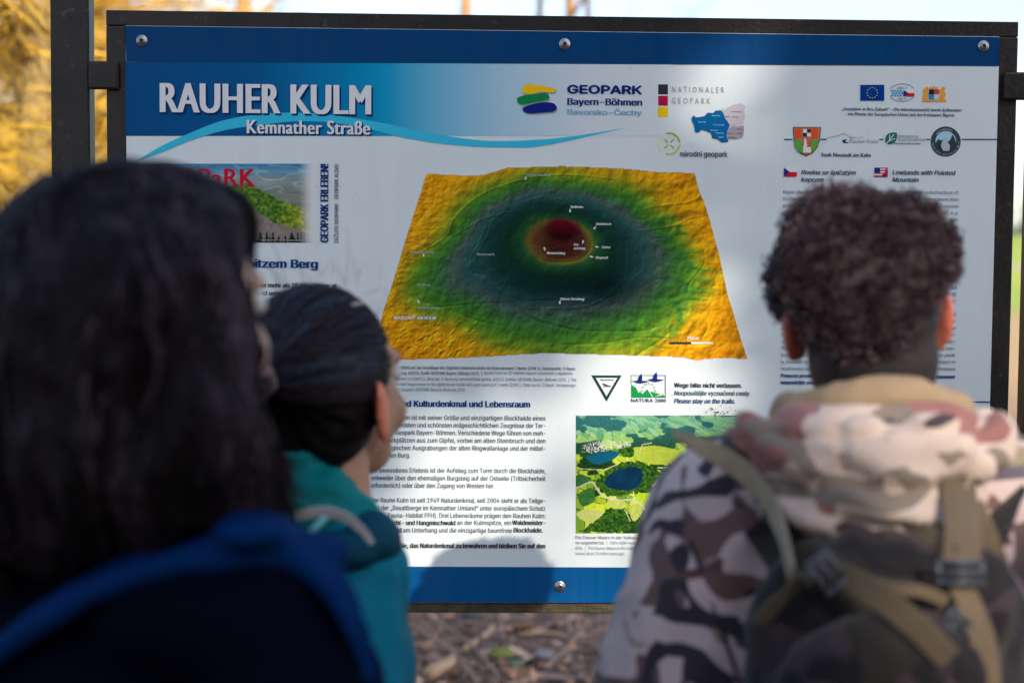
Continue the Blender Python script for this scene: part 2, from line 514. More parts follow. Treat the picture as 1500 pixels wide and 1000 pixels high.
def sun_gap(bx, bz):
    """True where needles are left out: a gap shaped to sunlight board and hood"""
    for cx, cz, cr in ((-.70, .79, .12), (-.78, .59, .10)):      # two openings added for sun flecks on the girl's ear and shoulder
        if math.hypot(bx - cx, bz - cz) < cr: return True
    lo = np.interp(bz, [.3, .45, .62, .8, .95, 1.1, 1.25, 1.45, 1.65, 1.9, 2.1], [-.42, -.42, -.38, -.36, -.42, -.40, -.30, .02, .18, .14, .12])
    hi = np.interp(bz, [.3, .6, .95, 1.25, 1.45, 1.65, 1.9, 2.1], [.3, .35, .50, .38, .36, .36, .37, .38])
    if bz < .2 or bz > 2.1 or not lo < bx < hi: return False
    return random.random() < np.interp(bz, [1.3, 1.5], [.984, .935])


evergreen = mat('spruce_needles', (0.03, 0.055, 0.02), 0.8, var=.3, vscale=2)


def prof(t):
    return math.sqrt(max(0.0, 1 - abs((t - .55) / .47) ** 2.6)) * (1 + .12 * math.sin(t * 23))


def shade_tree(dist, bx, h, crown_r, nleaf, lab, seed, leaf=0.16):
    rnd = random.Random(seed)
    base = np.array([bx, 0, 1.4]) + TO_SUN * dist
    x, y = base[0], base[1]
    z0 = float(terrain_h(np.array(float(x)), np.array(float(y)))) - .1
    root = empty('evergreen_tree', (x, y, z0), label=lab, cat='tree', group='bushy evergreens behind the group')
    t = np.linspace(0, 1, 10)
    k = MB(); k.tube(np.stack([x + 0 * t, y + 0 * t, z0 + h * t], -1), .17 * (1 - t * .85), 8); k.build('trunk', grey_bark, root, smooth=True)
    cr = MB(); br = MB()
    for i in range(nleaf):
        zz = z0 + h * rnd.uniform(.14, 1.0); rr = crown_r * prof((zz - z0) / h) * rnd.random() ** .4; a = rnd.random() * 6.283
        c = np.array([x + rr * math.cos(a), y + rr * math.sin(a), zz - rr * .15])
        sx, sz = board_px_of(c)
        if sun_gap(sx, sz): continue
        s_ = leaf * rnd.uniform(.6, 1.3)
        for q in range(2):
            u = np.array([rnd.gauss(0, 1), rnd.gauss(0, 1), rnd.gauss(0, .4)]); u /= np.linalg.norm(u)
            v = np.cross(u, [rnd.gauss(0, 1), rnd.gauss(0, 1), rnd.gauss(0, 1)]); v /= np.linalg.norm(v)
            cr.add([c - u * s_, c - v * s_ * .35, c + u * s_, c + v * s_ * .35], [(0, 1, 2, 3)])
    for i in range(60):
        zz = z0 + h * rnd.uniform(.14, .97); a = rnd.random() * 6.283; rr = crown_r * prof((zz - z0) / h) * .9
        e = np.array([x + rr * math.cos(a), y + rr * math.sin(a), zz - rr * .15])
        if sun_gap(*board_px_of(e)) or sun_gap(*board_px_of((e + [x, y, zz]) / 2)): continue
        br.tube([(x, y, zz), e], [.035, .01], 5, False)
    o1 = br.build('branch', grey_bark, root); o1['kind'] = 'stuff'
    o2 = cr.build('crown', evergreen, root); o2['kind'] = 'stuff'


shade_tree(8.5, -1.55, 7.6, 2.1, 7000, 'bushy evergreen tree behind the group, shading the left of the board', 21, .15)
shade_tree(9.5, 1.55, 8.0, 2.1, 7000, 'bushy evergreen tree behind the group, shading the right of the board', 22, .15)
shade_tree(12, -.75, 9.4, 2.0, 6500, 'bushy evergreen between and behind the two nearer ones', 23, .16)
shade_tree(11, -4.2, 8.6, 2.2, 4000, 'leftmost bushy evergreen behind the group', 24, .2)

# ------------------------------------------------------------ the information board
def streaky(m, amount):
    """faint dust and water runs down a weathered panel"""
    nt = m.node_tree; N = nt.nodes; L = nt.links; b = N['Principled BSDF']; l_ = b.inputs['Base Color'].links
    tc = N.new('ShaderNodeTexCoord'); mp = N.new('ShaderNodeMapping'); mp.inputs['Scale'].default_value = (26, 1, 1.6); L.new(tc.outputs['Object'], mp.inputs[0])
    no = N.new('ShaderNodeTexNoise'); no.inputs['Scale'].default_value = 1.0; no.inputs['Detail'].default_value = 7; no.inputs['Roughness'].default_value = .65; L.new(mp.outputs[0], no.inputs['Vector'])
    mr = N.new('ShaderNodeMapRange'); mr.inputs[1].default_value = .35; mr.inputs[2].default_value = .75; mr.inputs[3].default_value = 0; mr.inputs[4].default_value = amount; L.new(no.outputs[0], mr.inputs[0])
    mx = N.new('ShaderNodeMix'); mx.data_type = 'RGBA'; L.new(mr.outputs[0], mx.inputs[0]); mx.inputs[7].default_value = (.42, .40, .36, 1)
    if l_: L.new(l_[0].from_socket, mx.inputs[6])
    else: mx.inputs[6].default_value = b.inputs['Base Color'].default_value
    L.new(mx.outputs[2], b.inputs['Base Color'])
    return m


PW, PH = 1.5, 0.99
Z0, Z1 = BOARD_Z, BOARD_Z + PH
board = empty('information_board', (0, 0.03, 0), label='large trilingual hiking information board in a dark steel frame with coloured relief map', cat='information board')
steel = mat('dark_painted_steel', (0.017, 0.0145, 0.0145), 0.45, bump=.12, bscale=120, var=0.4, vscale=14, spec=.3)
steel_worn_lit = mat('sunlit_worn_steel', (0.060, 0.045, 0.026), 0.5, bump=.3, bscale=90, var=0.55, vscale=45)  # base colour carries the bottom rail's sunlight; mottling is wear
for m_ in (steel, steel_worn_lit):
    nt = m_.node_tree; N = nt.nodes; L = nt.links; b = N['Principled BSDF']; src_ = b.inputs['Base Color'].links[0].from_socket
    tc = N.new('ShaderNodeTexCoord'); no = N.new('ShaderNodeTexNoise'); no.inputs['Scale'].default_value = 38; no.inputs['Detail'].default_value = 9; no.inputs['Roughness'].default_value = .75; L.new(tc.outputs['Object'], no.inputs['Vector'])
    mr = N.new('ShaderNodeMapRange'); mr.inputs[1].default_value = .57; mr.inputs[2].default_value = .70; mr.inputs[4].default_value = .8; L.new(no.outputs[0], mr.inputs[0])
    mx = N.new('ShaderNodeMix'); mx.data_type = 'RGBA'; L.new(mr.outputs[0], mx.inputs[0]); L.new(src_, mx.inputs[6]); mx.inputs[7].default_value = (.11, .075, .045, 1); L.new(mx.outputs[2], b.inputs['Base Color'])
FW = 0.034
f_ = MB(); f_.box((-PW / 2 - FW, .004, Z1), (PW / 2 + FW, .045, Z1 + .0262)); f_.build('frame_rail', steel, board, bevel=.002)
f_ = MB(); f_.box((-PW / 2 - FW, .004, Z0 - .019), (PW / 2 + FW, .045, Z0)); f_.build('frame_rail', steel_worn_lit, board, bevel=.002)
f_ = MB(); f_.box((-PW / 2 - FW, .004, Z0 + .0005), (-PW / 2, .045, Z1 - .0005)); f_.build('frame_rail', steel, board, bevel=.002)
f_ = MB(); f_.box((PW / 2, .004, Z0 + .0005), (PW / 2 + FW, .045, Z1 - .0005)); f_.build('frame_rail', steel, board, bevel=.002)
f_ = MB(); f_.box((-PW / 2 + .002, .012, Z0 + .002), (PW / 2 - .002, .016, Z1 - .002)); f_.build('backing_plate', steel, board)
for x0 in (-0.878, 0.812 + 0.0):
    f_ = MB(); f_.box((x0, .002, 0.0), (x0 + .0655, .040, 2.35))
    f_.build('post', steel, board, bevel=.003)
post_worn = None
for (x0, x1, z) in ((-.8125, -.761, 1), (.758, .812, 1), (-.8125, -.761, 0), (.758, .812, 0)):
    zc = BOARD_Z + (0.905 if z else 0.12)
    f_ = MB(); f_.box((x0, -.006, zc - .024), (x1, .003, zc + .024)); f_.build('bracket', steel, board, bevel=.004)

panel_root = MB()
panel_root.box((-PW / 2 + .0004, 0.0, Z0 + .0004), (PW / 2 - .0004, .0036, Z1 - .0004))
white_ink = mat('panel_white', (0.715, 0.785, 0.805), 0.45, var=0.03, vscale=5, spec=.2)
streaky(white_ink, .08)
panel = panel_root.build('printed_panel', white_ink, board)
LAY = 0.0004


def inkmat(name, c, rough=.42):
    if name in _mats: return _mats[name]
    return mat(name, tuple(float(v) for v in np.clip(c, 0.002, .9)), rough, spec=.04)


def bpoly(name, pts, m, lay=1, parent=None, tri=None, join=None):
    """a printed shape: polygon given where the photograph shows it, laid on the panel"""
    x, z = onboard([p[0] for p in pts], [p[1] for p in pts])
    v = np.stack([x, np.full(len(x), -LAY * lay), z], -1)
    k = join if join is not None else MB()
    k.add(v, [tuple(range(len(pts)))])
    if join is None:
        return k.build(name, m, parent or panel)


def rectpts(x0, y0, x1, y1):
    return [(x0, y0), (x0, y1), (x1, y1), (x1, y0)]


def bgrid(name, fn, x0, y0, x1, y1, nx, ny, lay, rough=.42):
    """a printed picture: a fine grid whose vertices carry the ink colours. fn(px, py) -> colour, keep"""
    gx, gy = np.meshgrid(np.linspace(x0, x1, nx), np.linspace(y0, y1, ny))
    c, keep = fn(gx, gy)
    X, Zz = onboard(gx, gy)
    v = np.stack([X, np.full(X.shape, -LAY * lay), Zz], -1).reshape(-1, 3)
    me = bpy.data.meshes.new(name)
    id_ = np.arange(nx * ny).reshape(ny, nx)
    q = np.stack([id_[:-1, :-1], id_[1:, :-1], id_[1:, 1:], id_[:-1, 1:]], -1).reshape(-1, 4)
    if keep is not None:
        kk = (keep[:-1, :-1] & keep[1:, :-1] & keep[1:, 1:] & keep[:-1, 1:]).ravel(); q = q[kk]
    used, inv = np.unique(q.ravel(), return_inverse=True)
    v = v[used] - np.array([0, 0.03, 0]); q = inv.reshape(-1, 4)
    me.vertices.add(len(v)); me.vertices.foreach_set('co', v.astype(np.float32).ravel())
    me.loops.add(len(q) * 4); me.loops.foreach_set('vertex_index', q.astype(np.int32).ravel())
    me.polygons.add(len(q)); me.polygons.foreach_set('loop_start', np.arange(0, len(q) * 4, 4, dtype=np.int32))
    me.update(calc_edges=True); me.validate()
    ca = me.color_attributes.new('tint', 'FLOAT_COLOR', 'POINT')
    cc = np.concatenate([np.clip(c.reshape(-1, 3)[used], .003, .9), np.ones((len(used), 1))], 1)
    ca.data.foreach_set('color', cc.astype(np.float32).ravel())
    me.materials.append(mat('printed_picture', (0.5, 0.5, 0.5), 0.42, spec=.04, attr='tint'))
    ob = bpy.data.objects.new(name, me); COL.objects.link(ob); ob.parent = panel
    return ob


# header and footer bands
C_TOP = ink(3, 50, 96)
C_HEAD = [(185, ink(2, 60, 110)), (380, ink(2, 70, 122)), (500, ink(0, 102, 150)), (570, ink(12, 124, 168)), (640, ink(80, 146, 180)), (740, ink(128, 164, 188)), (860, ink(160, 178, 192)), (985, np.array([.715, .785, .805]))]


def head_fn(x, y):
    xs = [a for a, _ in C_HEAD]
    c = np.stack([np.interp(x, xs, [k[i] for _, k in C_HEAD]) for i in range(3)], -1)
    return c, None


bgrid('header_band', head_fn, 183.9, 91, 985, 199.3, 160, 4, 1)
sw = bpy.data.objects['header_band']
top_ink = streaky(inkmat('navy_ink', C_TOP), .015)
bpoly('top_band', [(183.9, 38.2), (185, 90.7), (1463.2, 97.2), (1464.1, 54.6)], top_ink, 2)
foot_ink = streaky(inkmat('blue_ink', ink(0, 84, 138, SUNWHITE) * .86), .025)
bpoly('bottom_band', [(188, 827.5), (189.3, 880.4), (1442.6, 883.4), (1444, 832.5)], foot_ink, 2)

# cyan swoosh
up = spline([(197, 238), (235, 215), (276, 196), (326, 177), (384, 167), (438, 165.5), (492, 169.5), (564, 181), (616, 193), (708, 206), (782, 205), (838, 200), (919, 187)], 70)
dn = spline([(197, 238), (238, 223), (280, 206), (330, 191), (384, 183), (438, 178), (492, 180.5), (540, 189), (597, 203), (671, 213), (745, 216), (800, 213), (919, 187)], 70)
k = MB()
ux, uz = onboard(up[:, 0], up[:, 1]); dx, dz = onboard(dn[:, 0], dn[:, 1])
vv = np.concatenate([np.stack([ux, 0 * ux - LAY * 2, uz], -1), np.stack([dx, 0 * dx - LAY * 2, dz], -1)])
k.add(vv, [(i, i + 70, i + 71, i + 1) for i in range(69)])
k.build('cyan_swoosh', inkmat('cyan_ink', ink(42, 152, 188)), panel)

# ---- lettering
_fonts = {}


def get_font(kind):
    if kind not in _fonts:
        f = None
        if kind == 'grot':
            try:
                f = bpy.data.fonts.load(os.path.join(bpy.utils.system_resource('DATAFILES', path='fonts'), 'Inter.woff2'))
            except Exception:
                f = None
        _fonts[kind] = (f, None)
    return _fonts[kind][0]


_capcache = {}


def _inside(px, py, loops):
    r = False
    for lp in loops:
        x = lp[:, 0]; y = lp[:, 1]; x2 = np.roll(x, -1); y2 = np.roll(y, -1)
        r ^= bool(np.count_nonzero(((y > py) != (y2 > py)) & (px < (x2 - x) * (py - y) / (y2 - y + 1e-15) + x)) % 2)
    return r


_glyphs = {}


def text_geo(s, kind, res):
    """the outlines of a line of lettering, each contour with its holes filled by a Delaunay triangulation"""
    cu = bpy.data.curves.new('lettering', 'FONT'); f = get_font(kind)
    if f: cu.font = f
    cu.body = s; cu.size = 1; cu.resolution_u = res; cu.fill_mode = 'NONE'; cu.space_character = 1.07 if kind == 'futura' else 1.0
    ob = bpy.data.objects.new('lettering', cu)
    me = bpy.data.meshes.new_from_object(ob)
    n = len(me.vertices); v = np.zeros(n * 3, np.float32); me.vertices.foreach_get('co', v); v = v.reshape(-1, 3)[:, :2].astype(float)
    e = np.zeros(len(me.edges) * 2, np.int32); me.edges.foreach_get('vertices', e); e = e.reshape(-1, 2)
    bpy.data.objects.remove(ob); bpy.data.meshes.remove(me); bpy.data.curves.remove(cu)
    nxt = {}
    for a, b_ in e.tolist(): nxt.setdefault(a, []).append(b_); nxt.setdefault(b_, []).append(a)
    seen = set(); loops = []
    for a in range(n):
        if a in seen or a not in nxt: continue
        lp = [a]; seen.add(a); cur = a
        while True:
            c = [q for q in nxt[cur] if q not in seen]
            if not c: break
            cur = min(c) if len(lp) == 1 else c[0]; lp.append(cur); seen.add(cur)
        if len(lp) > 2: loops.append(v[lp])
    area = [float((l[:, 0] * np.roll(l[:, 1], -1) - np.roll(l[:, 0], -1) * l[:, 1]).sum()) for l in loops]
    outs = []; holes = []
    big = {}
    for i, l in enumerate(loops):
        inn = [j for j in range(len(loops)) if j != i and abs(area[j]) > abs(area[i]) and area[j] * area[i] < 0 and _inside(l[0, 0], l[0, 1], [loops[j]])]
        if inn: holes.append((i, min(inn, key=lambda j: abs(area[j]))))
        else: outs.append(i)
    V = []; Fc = []; off = 0
    for i in outs:
        grp = [loops[i]] + [loops[h] for h, o in holes if o == i]
        org = grp[0].min(0); key = (len(grp), tuple(np.round((grp[0] - org).ravel(), 4)[:24]), len(grp[0]))
        if key not in _glyphs:
            g = [q - org for q in grp]; vs = []; es = []
            for q in g:
                b0 = len(vs); vs += [Vector(p) for p in q]; es += [(b0 + k_, b0 + (k_ + 1) % len(q)) for k_ in range(len(q))]
            rv, _, rf, _, _, _ = mathutils.geometry.delaunay_2d_cdt(vs, es, [], 1, 1e-5)
            rv = np.array([p[:] for p in rv])
            keep = [tuple(t_) for t_ in rf if _inside(*(rv[list(t_)].mean(0)), g)]
            _glyphs[key] = (rv, keep)
        rv, keep = _glyphs[key]
        V.append(rv + org); Fc += [tuple(q + off for q in t_) for t_ in keep]; off += len(rv)
    if not V: return np.zeros((0, 2)), []
    return np.concatenate(V), Fc


def capheight(kind):
    if kind not in _capcache:
        v, _ = text_geo('H', kind, 2); _capcache[kind] = v[:, 1].max()
    return _capcache[kind]


def put_text(k, s, x0, x1, yb, cap, bold=0.0, italic=False, kind='grot', res=2, lay=3, rot=False, yb1=None, col=None):
    """one line of print: from x0 to x1 on the baseline yb, capitals cap high (photograph's pixels)"""
    v, fs = text_geo(s, kind, res)
    if not len(v): return
    if italic:
        v[:, 0] += 0.2 * v[:, 1]
    mn, mx = v[:, 0].min(), v[:, 0].max()
    v[:, 0] = (v[:, 0] - mn) / max(mx - mn, 1e-6)
    v[:, 1] /= capheight(kind)
    if rot:       # reads upwards; x0 = baseline x, yb = start (lower), x1 = end y (upper)
        ox, oz = onboard([x0, x0, x0 - cap], [yb, x1, yb])
        L_ = oz[1] - oz[0]; H_ = ox[0] - ox[2]
        X = ox[0] - v[:, 1] * H_; Zz = oz[0] + v[:, 0] * L_; bx = 0; bz = cap * 0.00118 * bold
    else:
        ox, oz = onboard([x0, x1, x0], [yb, yb if yb1 is None else yb1, yb - cap])
        L_ = ox[1] - ox[0]; H_ = oz[2] - oz[0]
        X = ox[0] + v[:, 0] * L_; Zz = oz[0] + v[:, 1] * H_; bx = cap * 0.00118 * bold; bz = 0
    shifts = [0.0] if not bold else ([-1, 1] if bold < 0.06 else [-1, 0, 1])
    for j, sft in enumerate(shifts):
        k.add(np.stack([X + sft * bx, np.full(len(X), -LAY * lay - 0.00004 * j), Zz + sft * bz], -1), fs, col)
    if bold >= .09:
        for sft in (-1, 1):
            k.add(np.stack([X + (0 if not rot else sft * cap * .00118 * bold * .6), np.full(len(X), -LAY * lay - 0.00004 * (4 + sft)), Zz + (sft * cap * .00118 * bold * .6 if not rot else 0)], -1), fs, col)


dark_ink = inkmat('black_ink', (0.03, 0.032, 0.05))
grey_ink = inkmat('grey_ink', (0.16, 0.18, 0.20))
navy_txt = inkmat('navy_text_ink', ink(0, 50, 105))
slate_ink = inkmat('slate_ink', (0.07, 0.11, 0.17))
wht = inkmat('white_print', (0.8, 0.8, 0.8))
k = MB(); put_text(k, 'RAUHER KULM', 239, 544, 167.5, 42.5, .05, kind='futura', res=6, lay=3, yb1=169.5)
put_text(k, 'Kemnather Straße', 365, 544, 197.5, 19.5, .045, kind='futura', res=5, lay=3)
k.build('heading_shadow', inkmat('shadow_ink', ink(0, 34, 84)), panel)
k = MB(); put_text(k, 'RAUHER KULM', 236.4, 541.7, 164.5, 42.5, .05, kind='futura', res=6, lay=4, yb1=166.7)
put_text(k, 'Kemnather Straße', 362.4, 541.7, 195.5, 19.5, .045, kind='futura', res=5, lay=4)
k.build('heading_text', inkmat('heading_white', (0.74, 0.76, 0.78)), panel)

# geopark wordmark
k = MB(); put_text(k, 'GEOPARK', 831.8, 939.5, 136.9, 11.7, .10); put_text(k, 'Bayern-Böhmen', 831.5, 940, 153.8, 9.6, .07)
k.build('logo_text', inkmat('logo_navy', ink(18, 32, 96)), panel)
k = MB(); put_text(k, 'Bavorsko-Čechy', 831.5, 939.5, 168, 7.6, .07); k.build('logo_text', inkmat('logo_lightblue', ink(92, 142, 172)), panel)


def blob_pts(pts, n=40):
    pts = list(pts); return [tuple(p) for p in spline(pts + [pts[0]], n)[:-1]]


def C3(x, y): return 730 + x / 3.947, 90 + y / 3.947


for nm, pts, c in (('logo_stone', [(138, 150), (170, 133), (230, 138), (290, 150), (326, 158), (325, 178), (300, 181), (240, 178), (190, 190), (145, 184)], ink(206, 158, 22)),
                   ('logo_stone', [(108, 212), (150, 197), (210, 190), (270, 182), (290, 196), (285, 222), (220, 236), (150, 250), (112, 242)], ink(12, 108, 62)),
                   ('logo_stone', [(140, 268), (190, 250), (250, 238), (310, 240), (336, 262), (322, 290), (250, 298), (180, 302), (145, 290)], ink(14, 30, 105))):
    sh = [C3(x + 6, y + 8) for x, y in pts]
    bpoly('logo_shadow', blob_pts(sh), inkmat('soft_shadow_ink', (0.30, 0.33, 0.37)), 2)
    bpoly(nm, blob_pts([C3(*p) for p in pts]), inkmat('stone_ink_%d' % int(c[1] * 1000), c), 3)
for (y0, y1, c) in ((134, 192, ink(38, 42, 52)), (200, 257, ink(140, 18, 60)), (265, 322, ink(206, 165, 10))):
    a = C3(924, y0); b2 = C3(980, y1)
    bpoly('logo_square', rectpts(a[0], a[1], b2[0], b2[1]), inkmat('square_%d' % y0, c), 2)
k = MB(); put_text(k, 'N A T I O N A L E R', 984, 1060.6, 135.6, 8.6, 0, kind='futura'); put_text(k, 'G E O P A R K', 984, 1040.5, 152, 8.6, 0, kind='futura')
k.build('logo_text', inkmat('silver_ink', ink(118, 124, 136)), panel)
bpoly('region_shape', [C3(*p) for p in [(1310, 330), (1297, 300), (1292, 262), (1302, 285), (1330, 265), (1360, 250), (1400, 243), (1428, 258), (1420, 290), (1426, 320), (1415, 362), (1380, 378), (1337, 370)]], inkmat('grey_region', ink(150, 154, 168)), 2)
bpoly('region_shape', [C3(*p) for p in [(1337, 384), (1360, 372), (1380, 380), (1418, 370), (1420, 400), (1413, 440), (1380, 450), (1330, 450), (1318, 415)]], inkmat('dim_region', ink(124, 124, 140)), 3)
bpoly('region_shape', [C3(*p) for p in [(1117, 327), (1130, 312), (1142, 325), (1165, 322), (1190, 318), (1210, 297), (1240, 300), (1255, 286), (1287, 283), (1300, 300), (1311, 330), (1325, 348), (1338, 370), (1325, 400), (1318, 430), (1330, 466), (1290, 470), (1268, 450), (1237, 445), (1228, 415), (1200, 402), (1172, 396), (1160, 412), (1138, 412), (1132, 370), (1118, 345)]], inkmat('blue_region', ink(6, 78, 132)), 3)
k = MB()
for (s_, x, y, w_) in (('Bayreuth', 1157, 354, 40), ('Tirschenreuth', 1240, 371, 64), ('Wunsiedel', 1233, 318, 48), ('Neustadt', 1226, 402, 42), ('Amberg', 1255, 418, 46), ('Weiden', 1272, 442, 32)):
    a = C3(x, y); put_text(k, s_, a[0], a[0] + w_ / 3.947, a[1], 1.7, .05, lay=4, res=1)
k.build('map_lettering', inkmat('pale_cyan', ink(120, 180, 205)), panel)
k = MB()
for (s_, x, y, w_) in (('Karlovy Vary', 1348, 294, 58), ('Cheb', 1310, 323, 24), ('Sokolov', 1353, 325, 36), ('Plzeň', 1378, 395, 28), ('Tachov', 1325, 420, 32), ('Stříbro', 1380, 420, 30), ('Domažlice', 1330, 443, 42)):
    a = C3(x, y); put_text(k, s_, a[0], a[0] + w_ / 3.947, a[1], 1.6, .05, lay=4, res=1)
k.build('map_lettering', inkmat('dark_small', (0.08, 0.06, 0.12)), panel)


def arc(cx, cy, r0, r1, a0, a1, n=20):
    t = np.radians(np.linspace(a0, a1, n))
    return [(cx + r1 * math.cos(a), cy - r1 * math.sin(a)) for a in t] + [(cx + r0 * math.cos(a), cy - r0 * math.sin(a)) for a in t[::-1]]


def arc_add(k, cx, cy, r0, r1, a0, a1, lay, n=20, col=None):
    t = np.radians(np.linspace(a0, a1, n)); xs = np.concatenate([cx + r1 * np.cos(t), cx + r0 * np.cos(t)]); ys = np.concatenate([cy - r1 * np.sin(t), cy - r0 * np.sin(t)])
    X, Zz = onboard(xs, ys); k.add(np.stack([X, 0 * X - LAY * lay, Zz], -1), [(i, i + n, i + n + 1, i + 1) for i in range(n - 1)], col)


for a0, a1, c in ((8, 108, ink(112, 160, 38)), (-110, -5, ink(150, 172, 100)), (128, 225, ink(176, 190, 146))):
    k = MB(); arc_add(k, 980.3, 210.6, 14, 16.6, a0, a1, 2); k.build('logo_ring', inkmat('ring_%d' % a0, c), panel)
k = MB()
for a in (45, 135, 225, 315):
    t = math.radians(a); c1, s1 = math.cos(t), math.sin(t); w_ = .9
    x, z = onboard([980.3 + 2.6 * c1 - w_ * s1, 980.3 + 9.6 * c1 - w_ * s1, 980.3 + 9.6 * c1 + w_ * s1, 980.3 + 2.6 * c1 + w_ * s1], [210.6 - 2.6 * s1 - w_ * c1, 210.6 - 9.6 * s1 - w_ * c1, 210.6 - 9.6 * s1 + w_ * c1, 210.6 - 2.6 * s1 + w_ * c1])
    k.add(np.stack([x, 0 * x - LAY * 2, z], -1), [(0, 1, 2, 3)])
k.build('logo_cross', inkmat('leaf_green', ink(104, 158, 30)), panel)
k = MB(); put_text(k, 'národní geopark', 996.5, 1065.5, 229.4, 8.0, .03); k.build('logo_text', inkmat('brown_black', (0.07, 0.06, 0.07)), panel)

# ---- top right logos
def C4(x, y): return 1110 + x / 3.846, 90 + y / 3.846


a = C4(577, 133); b2 = C4(712, 223)
bpoly('flag', rectpts(*a, *b2), inkmat('eu_blue', ink(6, 46, 120)), 2)
k = MB()
for i in range(12):
    t = i * math.pi / 6; cx, cy = 1277.5 + 7.6 * math.cos(t), 136.3 - 7.6 * math.sin(t)
    st = [(cx + (1.15 if j % 2 == 0 else .45) * math.sin(j * math.pi / 5), cy - (1.15 if j % 2 == 0 else .45) * math.cos(j * math.pi / 5)) for j in range(10)]
    x, z = onboard([p[0] for p in st], [p[1] for p in st]); k.add(np.stack([x, 0 * x - LAY * 3, z], -1), [tuple(range(10))])
k.build('flag_stars', inkmat('star_yellow', ink(190, 180, 60)), panel)
k = MB(); arc_add(k, 1321.4, 136, 18.8, 19.6, 20, 160, 2, 24); k2 = MB(); t = np.linspace(0, 2 * math.pi, 40)
for sgn in (1, -1):
    tt = np.linspace(.45, math.pi - .45, 20) * sgn
    xs = np.concatenate([1321.4 + 19.6 * np.cos(tt), 1321.4 + 19.0 * np.cos(tt)]); ys = np.concatenate([136 - 13.3 * np.sin(tt), 136 - 12.6 * np.sin(tt)])
    x, z = onboard(xs, ys); k2.add(np.stack([x, 0 * x - LAY * 2, z], -1), [(i, i + 20, i + 21, i + 1) for i in range(19)])
put_text(k2, 'ZIEL 3', 1314, 1328, 130.3, 2.6, .05, True); put_text(k2, 'CÍL 3', 1315, 1327, 146.6, 2.6, .05, True)
k2.build('programme_logo', navy_txt, panel)
k = MB()
for i in range(4):
    for j in range(3):
        cx, cy = 1305.5 + i * 4.2 + (j % 2) * 2.1, 132.8 + j * 3.6
        x, z = onboard([cx - 1.2, cx, cx + 2.6, cx + 1.4], [cy, cy + 1.8, cy + 1.3, cy - 1.6]); k.add(np.stack([x, 0 * x - LAY * 2, z], -1), [(0, 1, 2, 3)])
k.build('lozenge', inkmat('bavarian_blue', ink(30, 130, 180)), panel)


def czech_flag(x0, y0, x1, y1):
    ym = (y0 + y1) / 2
    bpoly('flag', rectpts(x0, y0, x1, ym), wht, 2); bpoly('flag', rectpts(x0, ym, x1, y1), inkmat('flag_red', ink(158, 22, 44)), 3)
    bpoly('flag', [(x0, y0), (x0, y1), (x0 + (x1 - x0) * .45, ym)], inkmat('flag_blue', ink(16, 44, 112)), 4)


czech_flag(1323, 132, 1339, 141.5)
czech_flag(1148.2, 245.5, 1167.2, 259)
# bavarian arms: gold supporters and quartered shield
k = MB()
for sx in (-1, 1):
    cx = 1367.8 + sx * 12.2
    pts = [(cx - 4, 148), (cx - 5, 143), (cx - 2.5, 139), (cx - 4.5, 134), (cx - 1, 129), (cx + 2, 126.5), (cx + 4.5, 130), (cx + 3, 135), (cx + 5.5, 139), (cx + 3, 144), (cx + 5, 148)]
    x, z = onboard([p[0] for p in pts], [p[1] for p in pts]); k.add(np.stack([x, 0 * x - LAY * 2, z], -1), [tuple(range(len(pts)))])
x, z = onboard([1350, 1386, 1386, 1350], [149.3, 149.3, 146.8, 146.8]); k.add(np.stack([x, 0 * x - LAY * 2.5, z], -1), [(0, 1, 2, 3)])
x, z = onboard([1362, 1374, 1374, 1371, 1368, 1365, 1362], [131, 131, 127, 129, 125.5, 129, 127]); k.add(np.stack([x, 0 * x - LAY * 2.5, z], -1), [(0, 1, 2, 3, 4, 5, 6)])
k.build('coat_of_arms', inkmat('heraldic_gold', ink(176, 132, 60)), panel)
for (x0, y0, x1, y1, c) in ((1360.5, 131.5, 1367.8, 138.5, ink(30, 30, 40)), (1367.8, 131.5, 1375, 138.5, ink(160, 50, 60)), (1360.5, 138.5, 1367.8, 146, ink(40, 110, 165)), (1367.8, 138.5, 1375, 146, ink(150, 170, 180))):
    bpoly('shield_quarter', rectpts(x0, y0, x1, y1), inkmat('quarter_%d_%d' % (x0, y0), c), 3)
k = MB()
put_text(k, '„Investition in Ihre Zukunft“ – Die Informationstafel wurde kofinanziert', 1233, 1409, 161.8, 4.7, .05, True, 'futura')
put_text(k, 'mit Mitteln der Europäischen Union und des Freistaates Bayern.', 1242, 1398.6, 169.3, 4.7, .05, False, 'futura')
k.build('sponsor_text', slate_ink, panel)
for x0, x1 in ((1148.5, 1161), (1202, 1211), (1288, 1294), (1356, 1362), (1408.5, 1462.5)):
    bpoly('rule', [(x0, 203.6), (x0, 205.3), (x1, 205.3), (x1, 203.6)], navy_txt, 2)
bpoly('rule', [(1143.5, 587.4), (1143.5, 589.2), (1449.5, 589.4), (1449.5, 587.6)], navy_txt, 2)
